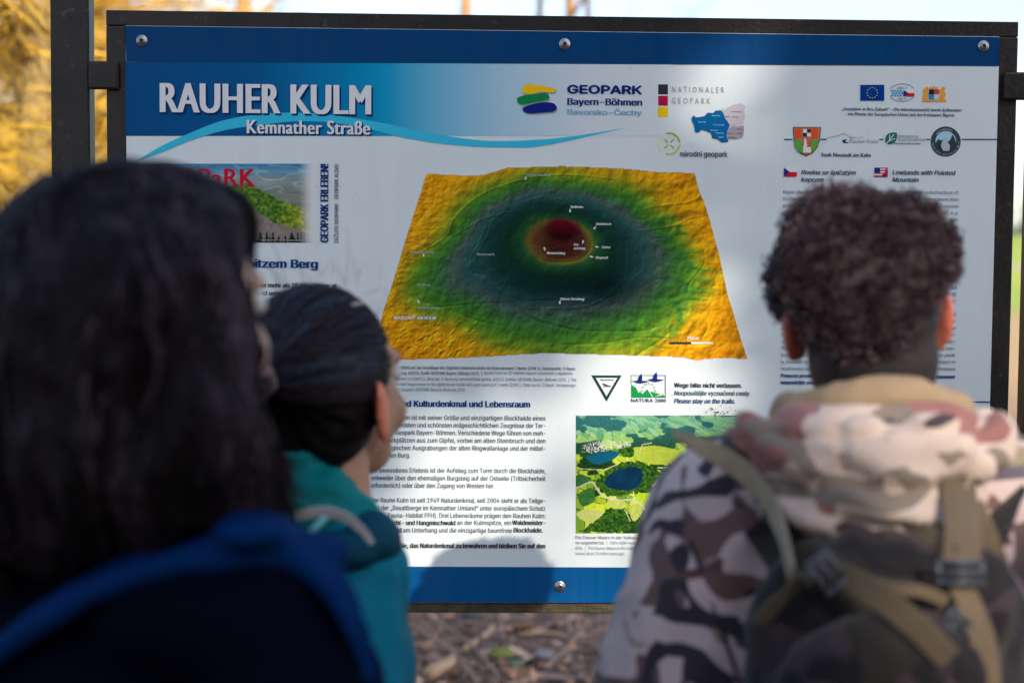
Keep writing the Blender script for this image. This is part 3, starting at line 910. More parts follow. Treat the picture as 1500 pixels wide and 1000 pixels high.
# town arms
shp = [(1161.3, 186.3), (1202.5, 186.3), (1201, 205), (1197, 217), (1190, 225), (1181, 229.2), (1172, 225), (1166, 217), (1162.5, 205)]
bpoly('town_shield', shp, inkmat('shield_edge', (0.04, 0.035, 0.04)), 2)
bpoly('town_shield', [(1181.6 + (x - 1181.6) * .95, 206 + (y - 206) * .95) for x, y in shp], inkmat('shield_field', ink(150, 92, 70)), 3)
for cx in (1169, 1193.5):
    bpoly('shield_tower', [(cx - 3.2, 209), (cx - 3.2, 193), (cx - 4, 193), (cx - 4, 189), (cx + 4, 189), (cx + 4, 193), (cx + 3.2, 193), (cx + 3.2, 209)], inkmat('tower_red', ink(188, 62, 36)), 4)
    bpoly('shield_hill', blob_pts([(cx - 5.2, 207), (cx, 203.5), (cx + 5, 207), (cx + (6 if cx < 1180 else 2), 217), (cx + (8 if cx < 1180 else -6), 223.5), (cx - (0 if cx < 1180 else 8), 222), (cx - (5 if cx < 1180 else 6), 214)]), inkmat('hill_green', ink(70, 138, 60)), 5)
for i in range(4):
    x0 = 1176.2 + (i % 2) * 5.6; y0 = 189.5 + (i // 2) * 5.4
    bpoly('shield_quarter', rectpts(x0, y0, x0 + 5.6, y0 + 5.4), wht if i in (0, 3) else inkmat('shield_edge', None), 4)
bpoly('shield_castle', [(1176, 224), (1176, 214), (1177, 214), (1177, 207), (1179, 201), (1181, 207), (1181, 212), (1187.5, 212), (1187.5, 224)], wht, 6)
bpoly('shield_castle', [(1181.2, 215.5), (1183, 210.5), (1188, 210.5), (1188.5, 215.5)], inkmat('tower_red', None), 7)
k = MB(); put_text(k, 'Stadt Neustadt am Kulm', 1203, 1275, 229.4, 5.6, .06, kind='futura'); k.build('logo_text', slate_ink, panel)
# friends of the hill logo
k = MB(); ln = [(1212, 202), (1226, 199.5), (1236, 195.5), (1244, 200.5), (1250, 204)]
for i in range(4):
    (xa, ya), (xb, yb) = ln[i], ln[i + 1]; x, z = onboard([xa, xa, xb, xb], [ya - .45, ya + .45, yb + .45, yb - .45]); k.add(np.stack([x, 0 * x - LAY * 2, z], -1), [(0, 1, 2, 3)])
put_text(k, 'Rauher Kulm', 1244.5, 1286, 209.4, 5.4, .0, kind='futura'); k.build('logo_text', inkmat('olive_ink', ink(104, 112, 112)), panel)
bpoly('logo_mark', blob_pts([(1235, 205), (1241, 204), (1238, 207), (1243, 209.5), (1236, 209.5), (1233.5, 207)]), navy_txt, 2)
k = MB(); put_text(k, 'Förderverein', 1244.5, 1265, 202.4, 2.6, 0); k.build('logo_text', inkmat('silver_ink', None), panel)
# state forest logo
bpoly('logo_leaf', blob_pts([(1296.2, 208), (1298, 199), (1304, 195), (1313, 194.8), (1313.4, 203), (1309, 210), (1301, 211.6)]), inkmat('forest_green', ink(22, 92, 84)), 2)
k = MB()
for (xa, ya, xb, yb) in ((1298, 211, 1309.5, 197), (1303, 205, 1303, 198), (1301.5, 207, 1311, 203)):
    dx_, dy_ = xb - xa, yb - ya; l_ = math.hypot(dx_, dy_); nxx, nyy = -dy_ / l_ * .55, dx_ / l_ * .55
    x, z = onboard([xa - nxx, xa + nxx, xb + nxx, xb - nxx], [ya - nyy, ya + nyy, yb + nyy, yb - nyy]); k.add(np.stack([x, 0 * x - LAY * 3, z], -1), [(0, 1, 2, 3)])
k.build('leaf_veins', wht, panel)
k = MB(); put_text(k, 'BAYERISCHE', 1315.5, 1346, 201.8, 3.9, .03, True); put_text(k, 'STAATSFORSTEN', 1314.6, 1355, 206.8, 3.9, .03, True); k.build('logo_text', inkmat('silver_ink', None), panel)
k = MB(); put_text(k, 'Nachhaltig Wirtschaften', 1310, 1348, 211.3, 2.2, .06); k.build('logo_text', slate_ink, panel)
# round nature park badge
bcx, bcy = 1385.1, 207.5
bpoly('badge', arc(bcx, bcy, 0, 22, 0, 359, 44)[:44], inkmat('badge_dark', ink(44, 58, 72)), 2)
bpoly('badge', arc(bcx, bcy, 0, 15.2, 0, 359, 36)[:36], inkmat('badge_sky', ink(128, 170, 190)), 3)
cm = [(x, y) for x, y in arc(bcx, bcy, 0, 15.2, 188, 352, 24)[:24]]
bpoly('badge', cm + [(1398, 203), (1395, 197), (1392, 204), (1389, 208), (1384, 203), (1378, 206), (1374, 204)], inkmat('badge_wood', ink(34, 56, 60)), 4)
bpoly('badge', blob_pts([(1381, 221), (1378, 214), (1380, 207), (1383, 202), (1387, 203), (1388, 209), (1391, 214), (1389, 221)]), inkmat('badge_rock', ink(136, 156, 170)), 5)
k = MB()
for i, ch in enumerate('NATURPARK'):
    a = math.radians(140 - i * 10); cx, cy = bcx + 17 * math.cos(a), bcy - 17 * math.sin(a)
    v, fs = text_geo(ch, 'grot', 1); v = v - np.array([v[:, 0].mean(), 0.36]); v = v * 4.6
    rr = a - math.pi / 2; vx = v[:, 0] * math.cos(rr) - v[:, 1] * math.sin(rr); vy = v[:, 0] * math.sin(rr) + v[:, 1] * math.cos(rr)
    x, z = onboard(cx + vx, cy - vy - 1.2 * math.sin(a)); k.add(np.stack([x, 0 * x - LAY * 4, z], -1), fs)
for i, ch in enumerate('Nördlicher Oberpfälzer Wald'):
    if ch == ' ': continue
    a = math.radians(188 + i * 6.4); cx, cy = bcx + 18.6 * math.cos(a), bcy - 18.6 * math.sin(a)
    v, fs = text_geo(ch, 'grot', 1); v = v - np.array([v[:, 0].mean(), 0.36]); v = v * 3.6
    rr = a + math.pi / 2; vx = v[:, 0] * math.cos(rr) - v[:, 1] * math.sin(rr); vy = v[:, 0] * math.sin(rr) + v[:, 1] * math.cos(rr)
    x, z = onboard(cx + vx, cy - vy); k.add(np.stack([x, 0 * x - LAY * 4, z], -1), fs)
k.build('badge_text', wht, panel)
# half us, half uk flag
bpoly('flag', rectpts(1280.6, 245.7, 1300.2, 259.4), inkmat('flag_blue', None), 2)
k = MB()
for i in range(7):
    y0 = 245.7 + i * 1.96
    if i % 2 == 0:
        x0 = 1289 if i < 4 else 1280.6
        x, z = onboard([x0, x0, 1300.2 - i * 1.5, 1300.2 - i * 1.5], [y0, y0 + 1.3, y0 + 1.3, y0]); k.add(np.stack([x, 0 * x - LAY * 4, z], -1), [(0, 1, 2, 3)])
x, z = onboard([1290, 1291.5, 1300.2, 1300.2], [258, 259.3, 251, 249]); k.add(np.stack([x, 0 * x - LAY * 4.3, z], -1), [(0, 1, 2, 3)])
x, z = onboard([1296.5, 1298.3, 1298.3, 1296.5], [246, 246, 259.4, 259.4]); k.add(np.stack([x, 0 * x - LAY * 4.6, z], -1), [(0, 1, 2, 3)])
k.build('flag_stripes', inkmat('flag_red', None), panel)
k = MB()
for i in (1, 3, 5):
    y0 = 245.7 + i * 1.96; x0 = 1289 if i < 4 else 1280.6
    x, z = onboard([x0, x0, 1300.2 - i * 1.3, 1300.2 - i * 1.3], [y0 - .6, y0 + 1.7, y0 + 1.7, y0 - .6]); k.add(np.stack([x, 0 * x - LAY * 3, z], -1), [(0, 1, 2, 3)])
k.build('flag_stripes', wht, panel)

# ---- right columns
k = MB()
put_text(k, 'Rovina se špičatým', 1173.7, 1253, 255.6, 6.6, .055, True); put_text(k, 'kopcem', 1173.7, 1206, 266.2, 6.6, .055, True); k.build('column_heading', slate_ink, panel); k = MB()
put_text(k, 'Lowlands with Pointed', 1307, 1399.5, 255.8, 6.6, .055, True); put_text(k, 'Mountain', 1307, 1345.4, 266.4, 6.6, .055, True)
k.build('column_heading', slate_ink, panel)
cz = ['Kopec Rauher Kulm je kořenem vulká-', 'nu maarového typu, který byl aktivní', 'před více než 20 miliony let. Tento typ', 'sopky se nazývá podle typických jezer', 've vrchovině Eifel maary. Erozí byla', 'krajina kolem sopky postupně snížena', 'a tvrdý čedič vystoupil na povrch. Dnes', 'se nad okolím tyčí kužel s kamenným', 'mořem. Vulkanická činnost v třetihorách', 'byla spojena s vývojem riftu na území', 'Čech a Bavorska. Ten vznikl v místech', 'křížení zlomů a vedl k výstupu magmatu', 'podél hlubokých poruch. Tento', 'kříží i Franckou linii (SZ-JV)', 'a oherský rift (VSV-ZJZ).', 'Rauher Kulm je od roku 1949 chráněnou', 'památkou a od roku 2004 patří také', 'do sítě Natura 2000. Tři biotopy', 'určují jeho tvář: les v soutěskách', 'na vrcholu, bučina na svahu a', 'do soustavy evropsky významných', 'kategorií chráněných území: suťové lesy,', '„Čedičové vrchy Kemnatska“. Na vrcholu', 'Provází ho vzácné květnaté bučiny a', 'biotopy kamenných moří. Na vrcho-', 'lu, květnaté bučiny na svahu a jedinečné,', 'nezalesněné kamenné moře.']
en = ['The Rauhe Kulm is the substructure of', 'maar volcano that was active more than', '20 million years ago. This type of volcano', 'is well known from the Eifel, e.g.', 'the Dauner Maare. Erosion', 'removed the ring structure,', 'and the hard basalt with', 'its block field, left with', 'the cone standing above the', 'surrounding land. The last', 'volcanic phase in the Tertiary', 'shaped Bavaria and Bohemia.', 'This volcanic field with eruption', 'vents lies beneath volca-', 'nic rock at the junction of the', 'Franconian lineament (NW-SE', 'and the Eger rift (ENE-WSW).', 'It has been a natural monument', 'since 1949 and is under', 'protection as a habitat', 'in the Kemnath moun-', 'tains. Three habi-', 'tats shape the Kulm: a can-', 'yon forest at the peak', 'a woodruff beech forest on', 'the slope and the unique treeless']
k = MB(); n_l = 29; ystart, ystep = 283.6, 9.94


def colx(y, top, bot): return top + (bot - top) * (y - 283.6) / (562 - 283.6)


for i, s_ in enumerate(cz):
    y = ystart + ystep * i + (0 if i < 12 else ystep * 0)
    x0, x1 = colx(y, 1146.6, 1143.2), colx(y, 1260, 1256)
    if s_.endswith('.') and len(s_) < 30: x1 = x0 + (x1 - x0) * len(s_) / 38
    put_text(k, s_, x0, x1, y, 5.2, 0, True, res=1)
k.build('body_text', slate_ink, panel); k = MB()
for i, s_ in enumerate(en):
    y = ystart + ystep * (i if i < 17 else i + 0.97)
    if i == 25: y = ystart + ystep * 25.97
    x0, x1 = colx(y, 1280, 1276), colx(y, 1404.3, 1398.5)
    if 0 < i < 26:
        f_w = min(1.0, len(s_) / 40.0 + .03)
        if i == 1: x0 += 0
        elif i > 2 and f_w < .9: x0 = x1 - (x1 - x0) * f_w
    put_text(k, s_, x0, x1, y, 5.2, 0, True, res=1)
k.build('body_text', slate_ink, panel)
k = MB()
put_text(k, 'Pomozte prosím tuto přírodní památku', 1143.3, 1256, 552.4, 5.4, .06, True, res=1); put_text(k, 'neopouštějte značené cesty.', 1143.2, 1222, 562.3, 5.4, .06, True, res=1); k.build('bold_text', navy_txt, panel); k = MB()
put_text(k, 'Please help to conserve this natural monument', 1276, 1398.5, 553.4, 5.4, .06, True, res=1); put_text(k, 'and stay on the trails.', 1276, 1341, 563, 5.4, .06, True, res=1)
k.build('bold_text', navy_txt, panel)

# ---- left column
k = MB(); put_text(k, 'Flachland mit spitzem Berg', 232, 465, 390.7, 12.2, .085, kind='grot', res=3); k.build('column_heading', navy_txt, panel)
k = MB()
for y, s_, x1 in ((419.2, 'Der Rauhe Kulm ist der vulkanische Rest eines vor mehr als 20 Mio. Jahren ak-', 498), (431, 'tiven Vulkans vom Typ Maar. Dieser Vulkantyp ist unter anderem aus der Eifel', 498), (442.8, 'bekannt, dort liegen die bekannten und großen Dauner Maare. Die weichen Gesteine', 498),
                  (454.5, 'wurden im Lauf der Zeit durch Wind und Wasser abgetragen und der harte Basaltkern', 498), (466.3, 'als Kuppe vollständig durch die Erosion freigelegt.', 389)):
    put_text(k, s_, 204, x1, y, 6.6, .06)
k.build('bold_text', inkmat('bold_black', (0.045, 0.045, 0.06)), panel)
k = MB(); put_text(k, 'Der Vulkan ist im Tertiär entstanden vor rund 20', 204, 374.5, 494.5, 6.4, .0); k.build('body_text', inkmat('soft_black', (0.09, 0.10, 0.13)), panel)
k = MB(); put_text(k, 'GEOPARK ERLEBEN!', 481, 241, 354.6, 11.5, .07, rot=True, res=3); k.build('side_text', inkmat('deep_navy', ink(10, 44, 96)), panel)
k = MB(); put_text(k, 'ZAŽIJTE GEOPARK!', 495.8, 299, 355.7, 5.8, .03, rot=True); put_text(k, 'GEOPARK ALIVE!', 495.8, 240.5, 291.6, 5.8, .03, rot=True); k.build('side_text', inkmat('deep_grey', ink(44, 62, 88)), panel)

# ---- centre column
k = MB(); put_text(k, 'Natur- und Kulturdenkmal und Lebensraum', 543, 776, 594.8, 8.9, .075); k.build('column_heading', navy_txt, panel)
body = [(614, 'Der Rauhe Kulm ist mit seiner Größe und einzigartigen Blockhalde eines', 799), (624.9, 'der bedeutendsten und schönsten erdgeschichtlichen Zeugnisse der Ter-', 799),
        (636, 'tiärzeit im Geopark Bayern-Böhmen. Verschiedene Wege führen von meh-', 799), (647.2, 'reren Parkplätzen aus zum Gipfel, vorbei am alten Steinbruch und den', 799),
        (658.3, 'archäologischen Ausgrabungen der alten Ringwallanlage und der mittel-', 799), (669.3, 'alterlichen Burg.', 600.7),
        (691.3, 'Ein besonderes Erlebnis ist der Aufstieg zum Turm durch die Blockhalde,', 799), (702.5, 'entweder über den ehemaligen Burgsteig auf der Ostseite (Trittsicherheit', 799), (713.5, 'erforderlich) oder über den Zugang von Westen her.', 724.5),
        (735, 'Der Rauhe Kulm ist seit 1949 Naturdenkmal, seit 2004 steht er als Teilge-', 799), (746.2, 'biet der „Basaltberge im Kemnather Umland“ unter europäischem Schutz', 799), (757.2, '(Flora-Fauna-Habitat FFH). Drei Lebensräume prägen den Rauhen Kulm:', 799)]
k = MB()
for y, s_, x1 in body[:6]: put_text(k, s_, 543.5, x1, y, 6.7, 0.02)
k.build('body_text', inkmat('soft_black', None), panel); k = MB()
for y, s_, x1 in body[6:9]: put_text(k, s_, 543.5, x1, y, 6.7, 0.02)
k.build('body_text', inkmat('soft_black', None), panel); k = MB()
for y, s_, x1 in body[9:]: put_text(k, s_, 543.5, x1, y, 6.7, 0.02)
put_text(k, 'an der Kulmspitze, ein', 669.5, 748.5, 768, 6.7, .02); put_text(k, 'am Unterhang und die einzigartige baumfreie', 590.5, 750, 779, 6.7, .02)
k.build('body_text', inkmat('soft_black', None), panel)
k = MB()
put_text(k, 'Ein Schlucht- und Hangmischwald', 543.5, 666.8, 768, 6.7, .06); k.build('bold_text', inkmat('bold_black', None), panel); k = MB(); put_text(k, 'Waldmeister-', 750.5, 799, 768, 6.7, .06)
k.build('bold_text', inkmat('bold_black', None), panel); k = MB(); put_text(k, 'Buchenwald', 543.5, 588, 779, 6.7, .06); k.build('bold_text', inkmat('bold_black', None), panel); k = MB(); put_text(k, 'Blockhalde.', 752.5, 795, 779, 6.7, .06)
k.build('bold_text', inkmat('bold_black', None), panel); k = MB()
put_text(k, 'Bitte helfen Sie, das Naturdenkmal zu bewahren und bleiben Sie auf den', 543, 798.5, 801.5, 6.9, .065)
k.build('bold_text', inkmat('bold_black', None), panel)
k = MB()
for y, s_, x1 in ((539.8, 'Das farbige 3D-Reliefbild auf der Grundlage des Digitalen Geländemodells mit Rasterabstand 1 Meter (DGM 1). Datenquelle: © Bayer.', 843.6), (547.9, 'Vermessungsverwaltung, 603/15. Grafik: GEOPARK Bayern-Böhmen 2015.  |', 706)):
    put_text(k, s_, 543, x1, y, 4.5, 0.02, res=1)
k.build('caption_text', inkmat('caption_black', (0.12, 0.13, 0.15)), panel); k = MB()
put_text(k, 'Die Dauner Maare in der Vulkaneifel als Beispiel für die Landschaft, wie sie vor vielen Jah-', 843, 1098, 788.6, 4.6, 0, res=1); put_text(k, 'ren ausgesehen hat.  |', 843, 889, 796.2, 4.6, 0, res=1)
k.build('caption_text', inkmat('caption_black', (0.12, 0.13, 0.15)), panel)
k = MB()
put_text(k, 'Rauher Kulm ve 3D reliéfním obraze vytvořeném z digitálního', 709, 839, 547.9, 4.5, 0, True, res=1)
for y, s_, x1 in ((556.2, 'modelu terénu s rastrem 1 m (DMT1). Zdroj dat: © Bavorská zeměměřičská správa, 603/15. Grafika: GEOPARK Bayern-Böhmen 2015.  |  The', 844.3), (564.2, 'Rauhe Kulm in a 3D relief image based on the digital terrain model with a grid spacing of 1 meter (DGM 1). Data source: © Bayer. Vermessungs-', 844.7), (572, 'verwaltung, 603/15. Diagram: GEOPARK Bavaria-Bohemia 2015.', 681.5)):
    put_text(k, s_, 543, x1, y, 4.5, 0, True, res=1)
k.build('caption_text', inkmat('caption_blue', (0.10, 0.16, 0.22)), panel)
k = MB()
put_text(k, 'Takto nějak vypadala okolí', 893, 952, 796.2, 4.6, 0, True, res=1); put_text(k, 'Eifel.  |  The Dauner Maare in the Vulkaneifel, as', 843, 950, 804.2, 4.6, 0, True, res=1); put_text(k, 'looked about 20 million years ago.', 843, 914.5, 812, 4.6, 0, True, res=1)
k.build('caption_text', inkmat('caption_light', (0.26, 0.28, 0.31)), panel)

# ---- signs under the map
def C6(x, y): return 860 + x / 6, 540 + y / 6


bpoly('reserve_sign', [C6(38, 57), C6(170, 288), C6(303, 57)], inkmat('sign_green', ink(36, 60, 58, SUNWHITE)), 2)
bpoly('reserve_sign', [C6(75, 79), C6(170, 240), C6(266, 79)], white_ink, 3)
k = MB(); a = C6(116, 103); put_text(k, 'Naturdenkmal', a[0], a[0] + 19, a[1], 2.2, .06, lay=4)
for pts in ([(128, 126), (150, 130), (180, 142), (176, 158), (152, 148), (136, 138)], [(168, 140), (208, 150), (206, 160), (184, 158), (168, 154)], [(150, 150), (165, 158), (150, 160), (140, 157)]):
    x, z = onboard(*zip(*[C6(*p) for p in pts])); k.add(np.stack([x, 0 * x - LAY * 4, z], -1), [tuple(range(len(pts)))])
k.build('sign_emblem', inkmat('bold_black', None), panel)
k = MB()
for q in ((385, 55, 688, 60), (683, 55, 690, 255)):
    x, z = onboard(*zip(*[C6(*p) for p in rectpts(*q)])); k.add(np.stack([x, 0 * x - LAY * 2, z], -1), [(0, 1, 2, 3)])
for ox, oy in ((0, 0), (132, -14)):
    pts = [(370, 104), (400, 106), (430, 103), (445, 98), (452, 70), (476, 40), (484, 70), (482, 104), (520, 106), (545, 110), (520, 116), (470, 126), (440, 122), (415, 112)]
    pts = [(x + ox, y + oy) for x, y in pts]
    x, z = onboard(*zip(*[C6(*p) for p in pts])); k.add(np.stack([x, 0 * x - LAY * (5 + ox / 200), z], -1), [tuple(range(len(pts)))])
for (cx, cy) in ((482, 192), (490, 160), (512, 138), (541, 130), (572, 137), (590, 162), (597, 190)):
    st = [C6(cx + (13 if j % 2 == 0 else 6) * math.sin(j * math.pi / 5), cy - (13 if j % 2 == 0 else 6) * math.cos(j * math.pi / 5)) for j in range(10)]
    x, z = onboard(*zip(*st)); k.add(np.stack([x, 0 * x - LAY * 3, z], -1), [tuple(range(10))])
a = C6(385, 291); put_text(k, 'NATURA 2000', a[0], a[0] + 51, a[1], 4.9, .04, kind='futura')
k.build('habitat_logo', inkmat('logo_navy', None), panel)
k = MB()
for (cx, cy) in ((482, 192), (490, 160), (512, 138), (541, 130), (572, 137), (590, 162), (597, 190)):
    st = [C6(cx + (8 if j % 2 == 0 else 4) * math.sin(j * math.pi / 5), cy - (8 if j % 2 == 0 else 4) * math.cos(j * math.pi / 5)) for j in range(10)]
    x, z = onboard(*zip(*st)); k.add(np.stack([x, 0 * x - LAY * 4, z], -1), [tuple(range(10))])
k.build('habitat_stars', wht, panel)
k = MB()
for pts in ([(387, 252), (387, 138), (430, 165), (455, 215), (463, 195), (485, 222), (528, 177), (575, 252)], [(585, 252), (555, 198), (620, 205), (675, 222), (685, 252)], [(385, 60), (385, 55), (560, 55), (560, 59)], [(384, 55), (389, 55), (389, 140), (384, 140)]):
    x, z = onboard(*zip(*[C6(*p) for p in pts])); k.add(np.stack([x, 0 * x - LAY * 2.4, z], -1), [tuple(range(len(pts)))])
k.build('habitat_hills', inkmat('hills_green', ink(24, 138, 66, SUNWHITE)), panel)
k = MB()
for pts in ([(560, 200), (640, 222), (686, 236), (686, 230), (640, 212)], [(590, 240), (640, 228), (680, 222), (640, 236)]):
    x, z = onboard(*zip(*[C6(*p) for p in pts])); k.add(np.stack([x, 0 * x - LAY * 3.4, z], -1), [tuple(range(len(pts)))])
k.build('habitat_river', wht, panel)
k = MB(); put_text(k, 'Wege bitte nicht verlassen.', 987.5, 1086.3, 567, 6.6, .06); k.build('notice_text', dark_ink, panel)
k = MB(); put_text(k, 'Neopouštějte vyznačené cesty.', 987.5, 1098.7, 578.4, 6.6, .06, True); k.build('notice_text', inkmat('notice_grey', ink(58, 84, 96)), panel)
k = MB(); put_text(k, 'Please stay on the trails.', 987.3, 1076.3, 590, 6.6, .06, True); k.build('notice_text', inkmat('notice_navy', ink(34, 56, 104)), panel)

# rust and dirt specks
k = MB(); rr_ = random.Random(5)
for i in range(46):
    if i < 30:
        x0, y0 = rr_.gauss(1058, 14), rr_.gauss(602, 4.5); s_ = rr_.uniform(.4, 1.6)
    else:
        x0, y0 = rr_.gauss(1055, 12), rr_.gauss(620, 9); s_ = rr_.uniform(.3, 1.0)
    x, z = onboard([x0 + s_ * rr_.uniform(.5, 1.2) * math.cos(a) for a in np.linspace(0, 5.4, 7)], [y0 + s_ * rr_.uniform(.5, 1.2) * math.sin(a) for a in np.linspace(0, 5.4, 7)])
    k.add(np.stack([x, 0 * x - LAY * 6, z], -1), [tuple(range(7))])
k.build('rust_specks', inkmat('rust', (0.22, 0.09, 0.03)), panel)['kind'] = 'stuff'
k = MB()
for i in range(150):
    x0, y0, s_ = rr_.uniform(190, 1450), rr_.uniform(60, 870), rr_.uniform(.25, .75)
    x, z = onboard([x0 + s_ * math.cos(a) for a in (0, 1.5, 3, 4.5)], [y0 + s_ * math.sin(a) for a in (0, 1.5, 3, 4.5)]); k.add(np.stack([x, 0 * x - LAY * 7, z], -1), [(0, 1, 2, 3)])
k.build('dirt_specks', inkmat('dirt', (0.20, 0.15, 0.11)), panel)['kind'] = 'stuff'


# ---- printed pictures
def polymask(x, y, pts):
    pts = np.asarray(pts, float); inside = np.zeros(x.shape, bool); j = len(pts) - 1
    for i in range(len(pts)):
        xi, yi = pts[i]; xj, yj = pts[j]
        c = ((yi > y) != (yj > y)) & (x < (xj - xi) * (y - yi) / (yj - yi + 1e-12) + xi)
        inside ^= c; j = i
    return inside


def polydist(x, y, pts):
    d = np.full(x.shape, 1e9)
    for (x0, y0), (x1, y1) in zip(pts[:-1], pts[1:]):
        dx, dy = x1 - x0, y1 - y0; t = np.clip(((x - x0) * dx + (y - y0) * dy) / (dx * dx + dy * dy + 1e-9), 0, 1)
        d = np.minimum(d, np.hypot(x - x0 - t * dx, y - y0 - t * dy))
    return d


outline = [(624, 254), (670, 256), (690, 257), (710, 255.5), (727, 250), (743, 245.3), (790, 244), (824, 243), (870, 244.5), (912, 246.5), (963, 251.5), (1018, 253), (1024, 278), (1032, 296), (1040, 322), (1055, 377), (1066, 430), (1073, 452), (1084, 490), (1095.5, 526), (1060, 524.5), (1034, 526), (1021, 528.5), (1010, 526), (1000, 523.5), (900, 520), (817, 518), (780, 518.3), (743, 520.5), (690, 524), (640, 526), (578, 527), (545, 528), (552, 500), (560, 457), (575, 413), (597, 340), (617, 278)]


def relief(x, y):
    def per(th, tab):
        a = np.array([q[0] for q in tab]); r = np.array([q[1] for q in tab]); o = np.argsort(a); a = a[o]; r = r[o]
        a = np.concatenate([[a[-1] - 360], a, [a[0] + 360]]); r = np.concatenate([[r[-1]], r, [r[0]]])
        return np.interp(th, a, r)
    cx, cy = 819, 352
    wx = 8 * n2(x, y, .018, 2, 3); wy = 6 * n2(x, y, .018, 4, 3)
    dx, dy = x + wx - cx, (y + wy - cy) * 1.32
    th = np.degrees(np.arctan2(-dy, dx)) % 360; r = np.hypot(dx, dy)
    ko = lambda q: [(math.degrees(math.atan2(-(b - cy) * 1.32, a - cx)) % 360, math.hypot(a - cx, (b - cy) * 1.32)) for a, b in q]
    Rout = per(th, ko([(818, 258), (870, 262), (930, 276), (965, 310), (990, 340), (1010, 372), (1030, 400), (1010, 445), (985, 480), (930, 512), (860, 524), (780, 516), (720, 502), (670, 470), (620, 460), (595, 430), (612, 385), (640, 350), (655, 325), (680, 295), (720, 272), (770, 260)]))
    Rin = per(th, ko([(818, 283), (880, 292), (925, 318), (955, 345), (960, 375), (950, 410), (925, 440), (870, 450), (800, 453), (745, 447), (702, 426), (672, 410), (668, 380), (690, 345), (710, 318), (750, 294)]))
    # elevation proxy e: 0 summit .. 1 edge of the ring wall .. 2 grey band .. 3 lime edge .. 4 plain
    Rw = 46 + 3 * np.cos(np.radians(2 * th))
    e = np.where(r < Rw, r / Rw, np.where(r < Rin, 1 + (r - Rw) / (Rin - Rw), np.where(r < Rout, 2 + (r - Rin) / np.maximum(Rout - Rin, 8), 3 + (r - Rout) / 60)))
    e = e + .10 * n2(x, y, .035, 12, 4) * (e > 1.1)
    # gullies on the right-hand slopes
    rg = np.abs(n2(x * .35, y * 1.0, .05, 31, 3)); e = e + .35 * ss(.16, 0, rg) * ss(930, 980, x) * (e > 2) * (-1) * ss(4.2, 3.3, e)
    ks = [(0, (62, 24, 26)), (.45, (52, 24, 22)), (.75, (62, 38, 26)), (.88, (84, 66, 32)), (1.0, (84, 90, 36)), (1.08, (30, 76, 44)), (1.3, (14, 48, 38)), (1.55, (16, 50, 48)), (1.85, (34, 72, 72)), (2.05, (56, 78, 74)), (2.3, (44, 88, 50)), (2.6, (50, 100, 34)), (2.85, (76, 114, 32)), (3.05, (112, 124, 28)), (3.35, (156, 126, 20)), (3.8, (184, 134, 16)), (4.6, (174, 118, 18)), (6, (150, 124, 44))]
    c = np.stack([np.interp(e, [q[0] for q in ks], [q[1][i] for q in ks]) for i in range(3)], -1)
    # summit lobe
    hgt0 = n2(x, y, .16, 51, 3)
    rs = np.hypot((x - 822) / 30, (y - 336) / 19) + .22 * n2(x, y, .08, 8, 3)
    c = c * (1 - ss(1.15, .55, rs)[..., None]) + ss(1.15, .55, rs)[..., None] * (np.array([78, 10, 26]) * (1 + .10 * hgt0[..., None]) * (1 - .6 * ss(325, 350, y))[..., None])
    le = ss(815, 780, x) * (r < Rw)
    c = c * (1 - .55 * le[..., None]) + .55 * le[..., None] * np.array([104, 80, 40])
    # large lighting of the printed relief (part of the artwork)
    hgt = 9 * np.exp(-(r / 44) ** 2) + 0.55 * n2(x, y, .09, 40, 4) * (4 + 4.5 * (e > 2)) + 5.0 * n2(x, y, .02, 41, 3) * (e > 1.8)
    hgt = hgt + 1.4 * n2(x * .6 + y * .2, y, .32, 44, 2) * (e > 3.1) * ss(700, 600, x) + .9 * n2(x, y, .25, 45, 3) * (e > 1)
    hgt = hgt + 2.0 * n2(x * .5, y, .12, 47, 3) * ss(560, 600, x) * ss(740, 660, x) * ss(395, 430, y) * ss(480, 455, y)
    hgt = hgt - 1.7 * np.abs(n2(x, y * 1.4, .035, 48, 3)) * ss(900, 960, x) * 8 * (e > 2.1) * .4
    roads = [([(613, 372), (655, 345), (665, 320), (705, 285), (770, 262), (830, 256), (900, 262)], 1.1, -1), ([(740, 310), (720, 325), (715, 345), (693, 385), (705, 402), (745, 435), (770, 450), (790, 452), (850, 450), (880, 440), (905, 420), (918, 405), (920, 360), (900, 340)], 1.3, -1),
             ([(690, 387), (693, 370), (714, 345)], 1.0, -1), ([(640, 450), (700, 445), (745, 445), (785, 470), (850, 484), (920, 485), (945, 484), (972, 476)], 1.3, 1), ([(615, 440), (660, 455), (700, 470), (745, 478)], 1.6, 1), ([(1012, 322), (1026, 350), (1032, 385), (1010, 415), (1009, 430), (1030, 460), (1037, 478), (1028, 497)], 1.5, 1),
             ([(930, 522), (965, 500), (977, 490), (975, 478)], 2.0, 1), ([(820, 505), (880, 503), (930, 495), (975, 495)], .9, 1), ([(1050, 380), (1058, 410), (1060, 445), (1070, 465)], 1.0, -1), ([(930, 338), (960, 335), (990, 330), (1008, 320), (1030, 316), (1045, 310)], 1.1, -1), ([(945, 305), (975, 300), (1010, 296), (1035, 280)], 1.3, -1), ([(750, 310), (715, 318), (690, 330), (665, 345)], .8, -1), ([(745, 435), (780, 462), (840, 480)], 1.0, -1), ([(784, 358), (800, 362), (815, 360), (828, 350), (845, 352)], 1.1, 1)]
    rd = 0
    for pts, w_, sg in roads:
        sp = [tuple(q) for q in spline(pts, 26)]; d = polydist(x, y, sp); hgt = hgt + sg * 1.5 * np.exp(-(d / w_) ** 2)
    ringd = np.abs(r - Rw * .97); hgt = hgt + 1.6 * np.exp(-(ringd / 2.2) ** 2) * ss(-20, 20, -dy * -1 + 0)
